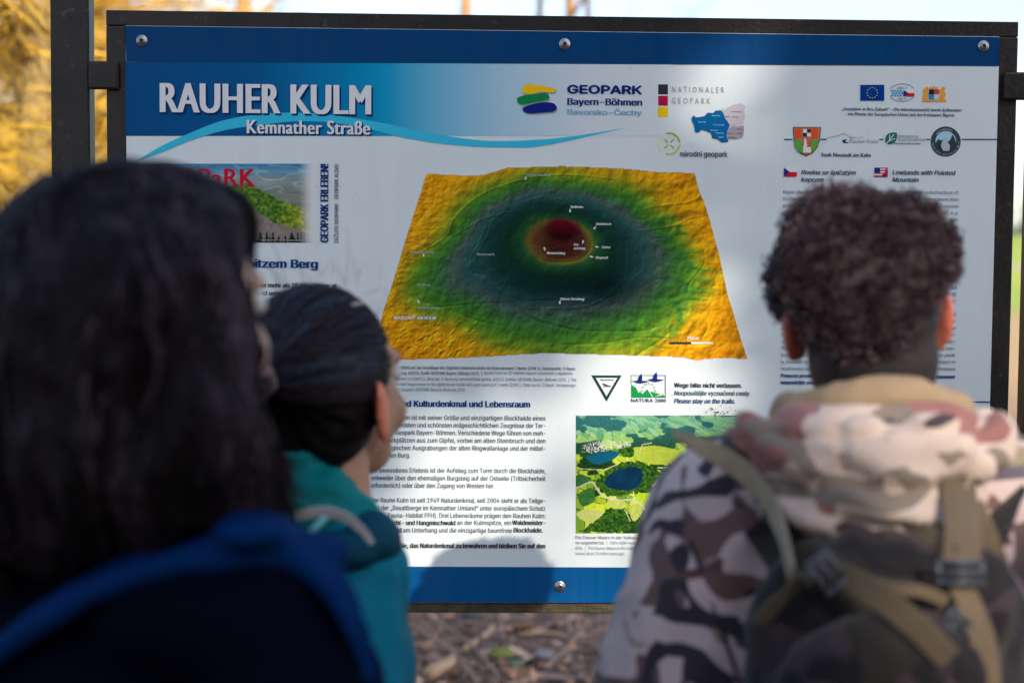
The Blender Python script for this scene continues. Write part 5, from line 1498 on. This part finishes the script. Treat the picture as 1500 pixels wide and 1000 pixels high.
# collar lining
coll = mat('tan_lining', (.30, .205, .115), .75, bump=.2, bscale=120, var=.15, vscale=20)
k = MB(); t = np.linspace(0, 2 * math.pi, 30, endpoint=False)
cc0 = P(1276, 583, 1.535)
ring = [cc0 + np.array([.088 * math.cos(a), .075 * math.sin(a), -.014 - .018 * math.sin(a) + .005 * math.sin(3 * a)]) for a in t]
for i in range(30): capsule(k, ring[i], ring[(i + 1) % 30], .021, .021, 8)
for i in range(30): capsule(k, ring[i] + [0, 0, -.035], ring[(i + 1) % 30] + [0, 0, -.035], .026, .026, 8)
cloth('collar', k, .006, coll, root1, 4, (.004, 22, 5))
# the big hood hanging on the back
k = MB()
for (px, py, dd, rx, ry, rz) in ((1270, 672, 1.45, .115, .075, .058), (1185, 668, 1.455, .075, .07, .055), (1120, 650, 1.475, .050, .06, .034), (1355, 655, 1.45, .085, .07, .050), (1425, 650, 1.47, .042, .06, .040), (1272, 738, 1.422, .100, .055, .044), (1235, 758, 1.415, .058, .04, .030), (1330, 735, 1.425, .066, .05, .040), (1250, 645, 1.49, .12, .07, .026), (1345, 640, 1.49, .080, .06, .024), (1140, 640, 1.50, .05, .06, .018)):
    ell(k, P(px, py, dd), (rx, ry, rz))
v, f, nn = remesh(k, .007, 7)
ctr = P(1275, 590, 1.47); dd_ = v - ctr
ang = np.arctan2(dd_[:, 2], dd_[:, 0]); rad = np.hypot(dd_[:, 0], dd_[:, 2] * 1.7)
drape = np.sin(rad * 95 + 2.2 * np.sin(ang * 2.3 + 1) + 1.6 * noise3(v, 9, 3, 2)) * ss(.05, .14, rad)
v = v + nn * (.0060 * drape + .007 * noise3(v, 11, 33, 2) - .012 * np.exp(-(noise3(v * [1, 1, 1.6], 12, 35, 2) / .09) ** 2))[:, None]
b_ = MB(); b_.add(v, f)
hood_camo = camo_mat('hood_cloth', [((.52, .405, .345), 0, 1), ((.27, .115, .10), .55, 1.15), ((.20, .155, .125), .60, 1.05), ((.52, .405, .345), .60, 1.4), ((.05, .035, .04), .64, 1.2)], 8)
b_.build('hood', hood_camo, root1, smooth=True)
trousers_shoes(root1, (P(1280, 1100, 1.52) * [1, 1, 0] + [0, 0, .84]), (.36, -.86), 1.56, mat('dark_trousers', (.03, .03, .04), .85), mat('grey_shoe', (.08, .08, .09), .7))

# ---- his rucksack
rk = empty('rucksack', P(1300, 960, 1.36), label='camouflage rucksack coloured as in shade, with tan webbing straps on the back of the teenager in camouflage', cat='rucksack')
rcamo = camo_mat('shaded_rucksack_cloth', [((.030, .018, .021), 0, 1), ((.008, .005, .007), .50, 1), ((.050, .028, .030), .60, 1.2), ((.006, .004, .005), .56, .9), ((.022, .016, .012), .60, .7)], 11, .85)  # dark tones put the rucksack's shade into its cloth colours
k = MB()
for (px, py, dd, rx, ry, rz) in ((1300, 930, 1.385, .135, .075, .10), (1300, 1050, 1.375, .145, .085, .13), (1300, 1160, 1.38, .14, .08, .10), (1300, 850, 1.40, .115, .060, .045), (1200, 900, 1.39, .05, .06, .07), (1400, 900, 1.39, .06, .06, .07)):
    ell(k, P(px, py, dd), (rx, ry, rz))
cloth('bag', k, .008, rcamo, rk, 6, (.008, 13, 41))
k = MB()
for (px, py, dd, rx, ry, rz) in ((1300, 1030, 1.30, .105, .05, .085), (1300, 1120, 1.295, .105, .05, .06)): ell(k, P(px, py, dd), (rx, ry, rz))
cloth('front_pocket', k, .008, rcamo, rk, 5, (.005, 15, 42))
k = MB()
for (px, py, dd, rx, ry, rz) in ((1290, 845, 1.375, .105, .055, .022), (1210, 850, 1.37, .04, .045, .02), (1370, 850, 1.37, .05, .045, .02)): ell(k, P(px, py, dd), (rx, ry, rz))
cloth('lid', k, .007, mat('shaded_lid_cloth', (.008, .006, .006), .85, var=.3, vscale=20), rk, 5, (.005, 15, 43))  # near-black puts the shade between hood and bag into the lid
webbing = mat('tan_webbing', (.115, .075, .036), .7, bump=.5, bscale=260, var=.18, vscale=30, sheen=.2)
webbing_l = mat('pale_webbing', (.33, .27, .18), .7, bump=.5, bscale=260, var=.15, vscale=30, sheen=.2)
for pts, w_, th, sidev, m_ in [
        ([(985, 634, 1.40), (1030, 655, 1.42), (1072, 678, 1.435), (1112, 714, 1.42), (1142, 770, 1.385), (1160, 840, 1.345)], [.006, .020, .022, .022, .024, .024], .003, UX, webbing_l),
        ([(1052, 700, 1.50), (1105, 750, 1.46), (1150, 810, 1.41), (1175, 850, 1.36)], .045, .009, RX * .8 + UX * .6, rcamo),
        ([(1112, 912, 1.325), (1140, 880, 1.318), (1180, 842, 1.312), (1215, 812, 1.325)], .026, .0025, RX * .75 + UX * .6, webbing),
        ([(1200, 818, 1.318), (1235, 842, 1.30), (1290, 875, 1.275), (1340, 915, 1.262), (1392, 965, 1.25)], .024, .0025, UX * .9 + RX * .3, webbing),
        ([(1255, 850, 1.312), (1310, 862, 1.30), (1350, 866, 1.30), (1388, 880, 1.305)], .012, .0025, UX, webbing),
        ([(1402, 700, 1.40), (1408, 745, 1.365), (1410, 790, 1.335), (1408, 826, 1.32)], .034, .003, RX, webbing),
        ([(1340, 775, 1.375), (1370, 792, 1.35), (1395, 815, 1.325)], .022, .003, UX * .8 + RX * .5, webbing),
        ([(1404, 850, 1.315), (1422, 890, 1.30), (1440, 940, 1.285), (1448, 1010, 1.27), (1450, 1080, 1.26)], .024, .0025, RX, webbing),
        ([(1425, 735, 1.40), (1452, 800, 1.38), (1475, 870, 1.37), (1500, 945, 1.37), (1530, 1010, 1.38)], .022, .003, RX, webbing),
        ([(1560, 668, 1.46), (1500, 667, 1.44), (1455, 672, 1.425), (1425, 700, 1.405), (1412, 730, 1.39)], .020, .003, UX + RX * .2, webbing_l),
        ([(1500, 705, 1.52), (1465, 740, 1.47), (1440, 800, 1.42)], .045, .009, RX * .8 + UX * .5, rcamo)]:
    k = MB(); k.band(spline([P(*q) for q in pts], 24), sidev, np.interp(np.linspace(0, 1, 24), np.linspace(0, 1, np.size(w_)), np.atleast_1d(w_)), th)
    ob = k.build('strap', m_, rk, smooth=False); ob.modifiers.new('b', 'BEVEL').width = .0008
bk = mat('buckle_plastic', (.09, .085, .10), .22, spec=.6); bk2 = mat('buckle_metal', (.06, .065, .08), .4, metal=.3)


def buckle(c, ax, ay, w_, h_, m_):
    ax = ax / np.linalg.norm(ax); ay = ay - (ay @ ax) * ax; ay /= np.linalg.norm(ay); r = .0028
    k = MB(); cs = [c + ax * sx * w_ / 2 + ay * sy * h_ / 2 for sx, sy in ((-1, -1), (1, -1), (1, 1), (-1, 1))]
    for i in range(4): k.tube([cs[i], cs[(i + 1) % 4]], r, 8)
    k.tube([c - ax * w_ / 2, c + ax * w_ / 2], r, 8)
    for q in cs: ell(k, q, (r * 1.15,) * 3, sub=2)
    k.build('buckle', m_, rk, smooth=True)


buckle(P(1212, 838, 1.295), RX * .6 - UX * .75, RX * .75 + UX * .6, .032, .020, bk)
buckle(P(1406, 838, 1.302), RX, UX, .040, .018, bk2)
buckle(P(1402, 912, 1.292), RX * .75 - UX * .65, UX, .022, .014, bk2)

# ---- the girl in the teal jacket
D2 = 1.65
hc2 = P(480, 566, D2)
M2 = rot(R_(34), R_(10), R_(3))
root2 = person('girl in a teal jacket, dark hair tied back, looking up to the right', hc2, M2, 1.03, (-.26, -.80), 1.49,
               P(400, 870, 1.66), P(482, 872, 1.58), (P(452, 1100, 1.61) * [1, 1, 0] + [0, 0, .80]), P(350, 1070, 1.64), P(494, 1050, 1.50), P(340, 1290, 1.58), P(505, 1290, 1.42),
               (.42, .225, .15), (.58, .18, .11), ear_out=.45, ear=1.15, nose=.5, tw=.68)
T2 = lambda p: hc2 + M2 @ np.array(p, float)
k = MB()
ell(k, T2((0, -.024, .030)), (.085, .098, .093), M2); ell(k, T2((0, -.030, -.005)), (.081, .080, .085), M2); ell(k, T2((0, -.045, -.030)), (.072, .066, .074), M2); ell(k, T2((0, -.050, -.075)), (.056, .045, .05), M2); ell(k, T2((-.01, -.050, -.105)), (.044, .036, .035), M2)
v, f, nn = remesh(k, .005, 16, .6)
lc = (v - hc2) @ M2
tie = np.array([.012, -.118, .040])
dt = lc - tie; aa = np.arctan2(dt[:, 0], dt[:, 2]); rr = np.linalg.norm(dt, axis=1)
groove = np.sin(aa * 26 + 3 * noise3(v, 14, 3)) * .0014 + .0014 * np.sin(aa * 70 + 5 * noise3(v, 20, 5))
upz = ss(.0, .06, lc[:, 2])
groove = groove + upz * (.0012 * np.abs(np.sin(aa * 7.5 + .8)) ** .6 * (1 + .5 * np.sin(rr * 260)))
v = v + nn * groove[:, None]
cl = np.array([.009, .006, .008])[None] * (1 + .6 * np.sin(aa * 33 + 4 * noise3(v, 30, 6)))[:, None] + upz[:, None] * np.array([.010, .014, .022]) * (.5 + .5 * np.sin(aa * 19))[:, None]  # bluish glints on the crown painted into the hair colour
shiny = mat('shiny_dark_hair', (.02, .012, .012), .42, attr='tint', spec=.09)
b_ = MB(); b_.add(v, f, np.clip(cl, .003, 1)); hg = b_.build('tied_hair', shiny, root2, smooth=True, attr=True)
k = MB(); paths = []; cols = []
for i in range(2600):     # strands combed back to the tie
    u = RNG.uniform(-1.9, 1.9); st_y = .060 - .05 * abs(u) / 1.9 + RNG.normal(0, .006)
    st = np.array([.084 * math.sin(u), st_y - .02, .030 + .092 * math.cos(u) * .93])
    if abs(u) > 1.25: st[1] -= .02
    t = np.linspace(0, 1, 9)[:, None]; p = st * (1 - t) + (tie + RNG.normal(0, .006, 3)) * t
    c0 = np.array([0, -.026, .026]); d_ = p - c0; q = np.sqrt(((d_ / np.array([.0865, .0985, .0945])) ** 2).sum(1))[:, None]; p = c0 + d_ / np.maximum(q, .5) * 1.0
    p = p + RNG.normal(0, .0008, 3) + .0012 * np.sin(t * 9 + i)
    p[-1] = tie
    paths.append(hc2 + p @ M2.T); g = RNG.uniform(.5, 2.3); cols.append(np.array([.011, .008, .011]) * g ** 1.6 + (np.array([.020, .038, .055]) if noise3(np.array([[u * 1.7, 0, 3.]]), 1.6, 5)[0] > .12 and RNG.random() < .5 else 0))  # some strands bluer: glints painted into their colour
ribbons(k, paths, .0017, cols, upn=hc2)
fly = []
for i in range(70):       # flyaway hairs
    u = RNG.uniform(-1.3, 1.3); st = np.array([.084 * math.sin(u), RNG.uniform(-.08, .06), .03 + .094 * math.cos(u)]); d_ = st / np.linalg.norm(st) + RNG.normal(0, .7, 3)
    t = np.linspace(0, 1, 7)[:, None]; fly.append(hc2 + (st + d_ * t * RNG.uniform(.012, .035) + np.array([0, -.012, .004]) * t ** 2) @ M2.T)
ribbons(k, fly, .0007, [np.array([.02, .013, .014])] * 70, upn=hc2)
ks = k.build('strands', shiny, hg, attr=True); ks['kind'] = 'stuff'
# braids over the crown
for b0 in (-.3, .2, .7):
    k = MB(); t = np.linspace(0, 1, 60)[:, None]; st = np.array([.084 * math.sin(b0), .045, .030 + .092 * math.cos(b0)]); p = st * (1 - t) + tie * t
    c0 = np.array([0, -.026, .026]); d_ = p - c0; q = np.sqrt(((d_ / np.array([.087, .099, .097])) ** 2).sum(1))[:, None]; p = c0 + d_ / q
    for ph in (0, 2.09, 4.19):
        pp = p - (p - c0) * .012 + .0016 * np.concatenate([np.cos(t * 70 + ph), np.zeros_like(t), np.sin(t * 70 + ph) * .7], 1)
        k.tube(hc2 + pp @ M2.T, .0022, 6, True, np.array([.020, .014, .020]) * (1.4 if ph else .7))
    k.build('braid', hair_m, root2, smooth=True, attr=True)
k = MB(); t = np.linspace(0, 1, 12)[:, None]
for (b0, y0, y1) in ((.62, .030, -.012), (.30, .050, .036)):
    st = np.array([.084 * math.sin(b0), y0, .030 + .092 * math.cos(b0)]); en_ = np.array([.084 * math.sin(b0 + .1), y1, .030 + .092 * math.cos(b0)]); p = st * (1 - t) + en_ * t
    c0 = np.array([0, -.026, .026]); d_ = p - c0; q = np.sqrt(((d_ / np.array([.088, .100, .0985])) ** 2).sum(1))[:, None]; p = c0 + d_ / q
    k.band(hc2 + p @ M2.T, M2 @ np.array([1, 0, -.7]), .0050, .0015)
k.build('parting', mat('scalp', (.42, .27, .21), .6), root2)
# hair tie and ponytail
k = MB(); tc_ = T2(tie + np.array([.0, -.012, 0]))
axd = M2 @ np.array([.1, -1, .1]); axd /= np.linalg.norm(axd); a_ = np.cross(axd, [0, 0, 1.0]); a_ /= np.linalg.norm(a_); b2_ = np.cross(axd, a_)
for j, off in enumerate((-.006, .002, .010)):
    t = np.linspace(0, 2 * math.pi, 26); k.tube([tc_ + axd * off + (.017 + .0015 * math.sin(5 * q + j)) * (math.cos(q) * a_ + math.sin(q) * b2_) for q in t], .0045, 7)
k.build('hair_tie', mat('mauve_tie', (.26, .15, .17), .5, bump=.4, bscale=200), root2, smooth=True)
k = MB(); paths = []; cols = []
base = T2(tie)
for i in range(700):
    o = RNG.normal(0, .009, 3); e = RNG.normal(0, 1, 3) * np.array([.018, .02, .006]); t = np.linspace(0, 1, 9)
    c1 = base + axd * .035 + o; c2 = base + axd * .062 + np.array([-.004, 0, -.05]) + e * .6; c3 = base + axd * .055 + np.array([.004, 0, -.13]) + e; c4 = base + axd * .035 + np.array([.02, 0, -.22 - RNG.uniform(0, .035)]) + e * .7
    paths.append(spline([base + o * .5, c1, c2, c3, c4], 10)); cols.append(np.array([.018, .012, .015]) * RNG.uniform(.4, 2.2))
ribbons(k, paths, .004, cols)
po = k.build('ponytail', hair_m, root2, attr=True); po['kind'] = 'stuff'
# teal jacket
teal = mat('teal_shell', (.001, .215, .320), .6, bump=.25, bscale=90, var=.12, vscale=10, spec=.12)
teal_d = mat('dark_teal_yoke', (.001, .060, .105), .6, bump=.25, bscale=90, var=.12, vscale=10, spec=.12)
teal_g = mat('green_teal_hood', (.001, .20, .205), .6, bump=.25, bscale=90, var=.12, vscale=10, spec=.12)
k = MB()
s2l, s2r = P(390, 850, 1.66), P(512, 845, 1.56)
ell(k, P(465, 880, 1.60), (.100, .10, .085)); ell(k, P(460, 990, 1.60), (.112, .12, .15)); ell(k, P(455, 1130, 1.60), (.130, .13, .17)); ell(k, P(455, 1290, 1.60), (.150, .14, .12))
capsule(k, P(450, 810, 1.62), s2r, .060, .060); capsule(k, P(440, 820, 1.63), s2l, .060, .060)
capsule(k, s2r, P(494, 1050, 1.50), .064, .066); capsule(k, P(494, 1050, 1.50), P(505, 1290, 1.42), .064, .048)
capsule(k, s2l, P(350, 1070, 1.64), .064, .064); capsule(k, P(350, 1070, 1.64), P(340, 1290, 1.58), .062, .048)
cloth('jacket', k, .008, teal, root2, 6, (.0065, 12, 51, (1, 1, .8)))
# stand-up hood collar
k = MB(); cc2 = P(470, 735, 1.63)
for (px, py, dd, rx, ry, rz) in ((452, 742, 1.58, .062, .045, .046), (425, 720, 1.61, .040, .04, .050), (440, 690, 1.585, .030, .028, .034), (478, 762, 1.575, .060, .04, .036), (520, 772, 1.60, .040, .05, .020), (500, 745, 1.60, .030, .03, .022)): ell(k, P(px, py, dd), (rx, ry, rz))
cloth('hood', k, .006, teal_g, root2, 6, (.006, 18, 52, (1, 1, 1.8)))
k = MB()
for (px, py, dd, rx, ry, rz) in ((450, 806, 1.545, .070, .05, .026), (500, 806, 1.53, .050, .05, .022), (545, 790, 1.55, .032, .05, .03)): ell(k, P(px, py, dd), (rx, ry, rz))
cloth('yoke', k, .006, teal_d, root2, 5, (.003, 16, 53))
k = MB(); k.band(spline([P(396, 772, 1.50), P(430, 757, 1.480), P(470, 749, 1.470), (P(505, 757, 1.468)), P(530, 775, 1.475), P(545, 795, 1.485)], 30), -F_ * .25 + UX, np.interp(np.linspace(0, 1, 30), [0, .5, 1], [.009, .011, .006]), .003); k.build('reflective_piping', mat('white_piping', (.62, .60, .60), .5), root2)
k = MB(); k.band(spline([P(478, 757, 1.462), P(462, 772, 1.455), P(448, 786, 1.452), P(444, 802, 1.452)], 20), RX, .0065, .003); k.build('hanging_loop', mat('aqua_loop', (.16, .50, .50), .5), root2)
trousers_shoes(root2, (P(452, 1100, 1.61) * [1, 1, 0] + [0, 0, .80]), (-.26, -.80), 1.49, mat('grey_trousers', (.05, .05, .055), .85), mat('grey_shoe', None))

# ---- the woman nearest the camera
D3 = 1.22
hc3 = P(240, 452, D3)
M3 = rot(R_(33), R_(4), R_(2))
root3 = person('woman with thick dark brown hair in a navy jacket with royal blue shoulders', hc3, M3, 1.0, (-.42, -1.28), 1.60,
               P(110, 1010, 1.24), P(370, 950, 1.14), (P(240, 1100, 1.22) * [1, 1, 0] + [0, 0, .86]), P(-10, 1200, 1.24), P(440, 1160, 1.05), P(-40, 1480, 1.2), P(450, 1480, 1.0),
               (.56, .34, .25), (.55, .25, .18), nose=.35, tw=.9, ear_out=.3)
k = MB()
for (px, py, dd, rx, ry, rz) in ((180, 385, 1.22, .098, .11, .080), (245, 350, 1.24, .060, .09, .058), (318, 340, 1.25, .026, .06, .034), (110, 430, 1.22, .070, .10, .095), (278, 470, 1.15, .036, .06, .075), (290, 395, 1.21, .036, .07, .066), (190, 520, 1.14, .098, .07, .11), (110, 600, 1.17, .090, .08, .11), (285, 640, 1.12, .050, .06, .065), (195, 680, 1.12, .095, .06, .070), (330, 680, 1.13, .036, .05, .042), (50, 660, 1.20, .070, .08, .085), (45, 735, 1.17, .070, .07, .050), (-25, 770, 1.2, .06, .06, .07), (130, 750, 1.15, .07, .06, .05), (350, 700, 1.15, .028, .04, .03)):
    ell(k, P(px, py, dd), (rx, ry, rz))
v, f, nn = remesh(k, .007, 5)
v = v + nn * (.012 * (1 - 2 * np.abs(noise3(v * [1, 1, .28] + .012 * np.sin(v[:, 2:3] * 38), 26, 61, 2))) - .006 + .004 * noise3(v * [1, 1, .3], 80, 62))[:, None]
b_ = MB(); b_.add(v, f, np.array([.007, .0045, .006]) * (1 + .6 * noise3(v * [1, 1, .3], 45, 63, 2))[:, None]); hw = b_.build('thick_hair', hair_m, root3, smooth=True, attr=True)
from mathutils.bvhtree import BVHTree
bvh = BVHTree.FromPolygons(v.tolist(), f)
k = MB(); paths = []; cols = []
crown = P(225, 262, 1.24)
for i in range(2600):
    a = RNG.uniform(-math.pi, math.pi); p = crown + np.array([RNG.normal(0, .02), RNG.normal(0, .035), 0]); d_ = np.array([math.cos(a), math.sin(a), -.1]); pts = []
    n_st = RNG.integers(14, 26); wv = RNG.uniform(.1, .5); ph = RNG.uniform(0, 6)
    for j in range(n_st):
        co, no, _, _ = bvh.find_nearest(Vector(p)); 
        if co is None: break
        q = np.array(co) + np.array(no) * RNG.uniform(.001, .006); pts.append(q); nv = np.array(no)
        g = np.array([0, 0, -1.0]) + wv * np.array([math.cos(j * .5 + ph), math.sin(j * .45 + ph), 0]); d_ = d_ * .35 + g * .65; d_ = d_ - (d_ @ nv) * nv; d_ /= np.linalg.norm(d_) + 1e-6; p = q + d_ * .022
    if len(pts) > 5:
        if np.min([q[1] for q in pts]) > -9: paths.append(np.array(pts)); g = RNG.uniform(.3, 1.8); hl = max(0, noise3(pts[len(pts) // 3][None] * [1, 1, .2], 30, 88)[0] - .05); cols.append(np.array([.006, .0035, .0045]) * g * 1.4 + np.array([.040, .027, .034]) * hl * 2.6)  # hl: streaks of sheen put into the lock colours
ribbons(k, paths, .0045, cols, upn=P(200, 500, 1.25))
ks = k.build('strands', hair_m, hw, attr=True); ks['kind'] = 'stuff'
# loose ends falling over the shoulder on the right
k = MB(); paths = []; cols = []
for i in range(420):
    s0 = P(RNG.uniform(290, 350), RNG.uniform(560, 640), RNG.uniform(1.11, 1.18)); m0 = s0 + np.array([RNG.uniform(0, .035), RNG.normal(0, .01), -.035]); e0 = m0 + np.array([RNG.uniform(-.01, .03), RNG.normal(0, .012), -RNG.uniform(.02, .05)])
    paths.append(spline([s0, m0, e0], 8)); cols.append(np.array([.022, .014, .017]) * RNG.uniform(.4, 1.8))
ribbons(k, paths, .004, cols); kl = k.build('loose_locks', hair_m, hw, attr=True); kl['kind'] = 'stuff'
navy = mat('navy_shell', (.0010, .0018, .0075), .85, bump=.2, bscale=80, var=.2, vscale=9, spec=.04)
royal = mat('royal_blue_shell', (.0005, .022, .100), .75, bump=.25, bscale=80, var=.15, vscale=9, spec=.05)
k = MB()
ell(k, P(230, 1010, 1.20), (.19, .12, .115)); ell(k, P(240, 1150, 1.20), (.19, .13, .17)); ell(k, P(240, 1400, 1.20), (.19, .14, .17))
sl3, sr3 = P(90, 990, 1.24), P(395, 910, 1.12)
capsule(k, P(290, 935, 1.16), sr3, .066, .062); capsule(k, P(230, 950, 1.18), sl3, .065, .060)
capsule(k, sr3, P(440, 1160, 1.05), .062, .060); capsule(k, P(440, 1160, 1.05), P(450, 1480, 1.0), .058, .045)
capsule(k, sl3, P(-10, 1200, 1.24), .066, .062); capsule(k, P(-10, 1200, 1.24), P(-40, 1480, 1.2), .060, .045)
ell(k, P(380, 895, 1.12), (.070, .075, .058)); ell(k, P(310, 895, 1.13), (.09, .08, .055))
cloth('jacket', k, .009, navy, root3, 6, (.006, 10, 71))
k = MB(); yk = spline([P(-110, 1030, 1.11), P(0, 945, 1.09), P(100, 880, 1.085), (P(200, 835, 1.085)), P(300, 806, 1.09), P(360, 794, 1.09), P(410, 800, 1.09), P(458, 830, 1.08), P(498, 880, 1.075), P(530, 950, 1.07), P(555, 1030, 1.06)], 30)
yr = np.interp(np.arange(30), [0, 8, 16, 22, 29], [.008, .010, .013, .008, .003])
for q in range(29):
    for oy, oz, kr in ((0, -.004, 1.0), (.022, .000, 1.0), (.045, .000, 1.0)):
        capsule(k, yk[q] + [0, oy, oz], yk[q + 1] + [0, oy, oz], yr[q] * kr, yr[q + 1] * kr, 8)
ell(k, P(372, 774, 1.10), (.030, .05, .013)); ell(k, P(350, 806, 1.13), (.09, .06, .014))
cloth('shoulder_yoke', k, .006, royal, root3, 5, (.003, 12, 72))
trousers_shoes(root3, (P(240, 1100, 1.22) * [1, 1, 0] + [0, 0, .86]), (-.42, -1.28), 1.60, mat('dark_trousers', None), mat('grey_shoe', None))
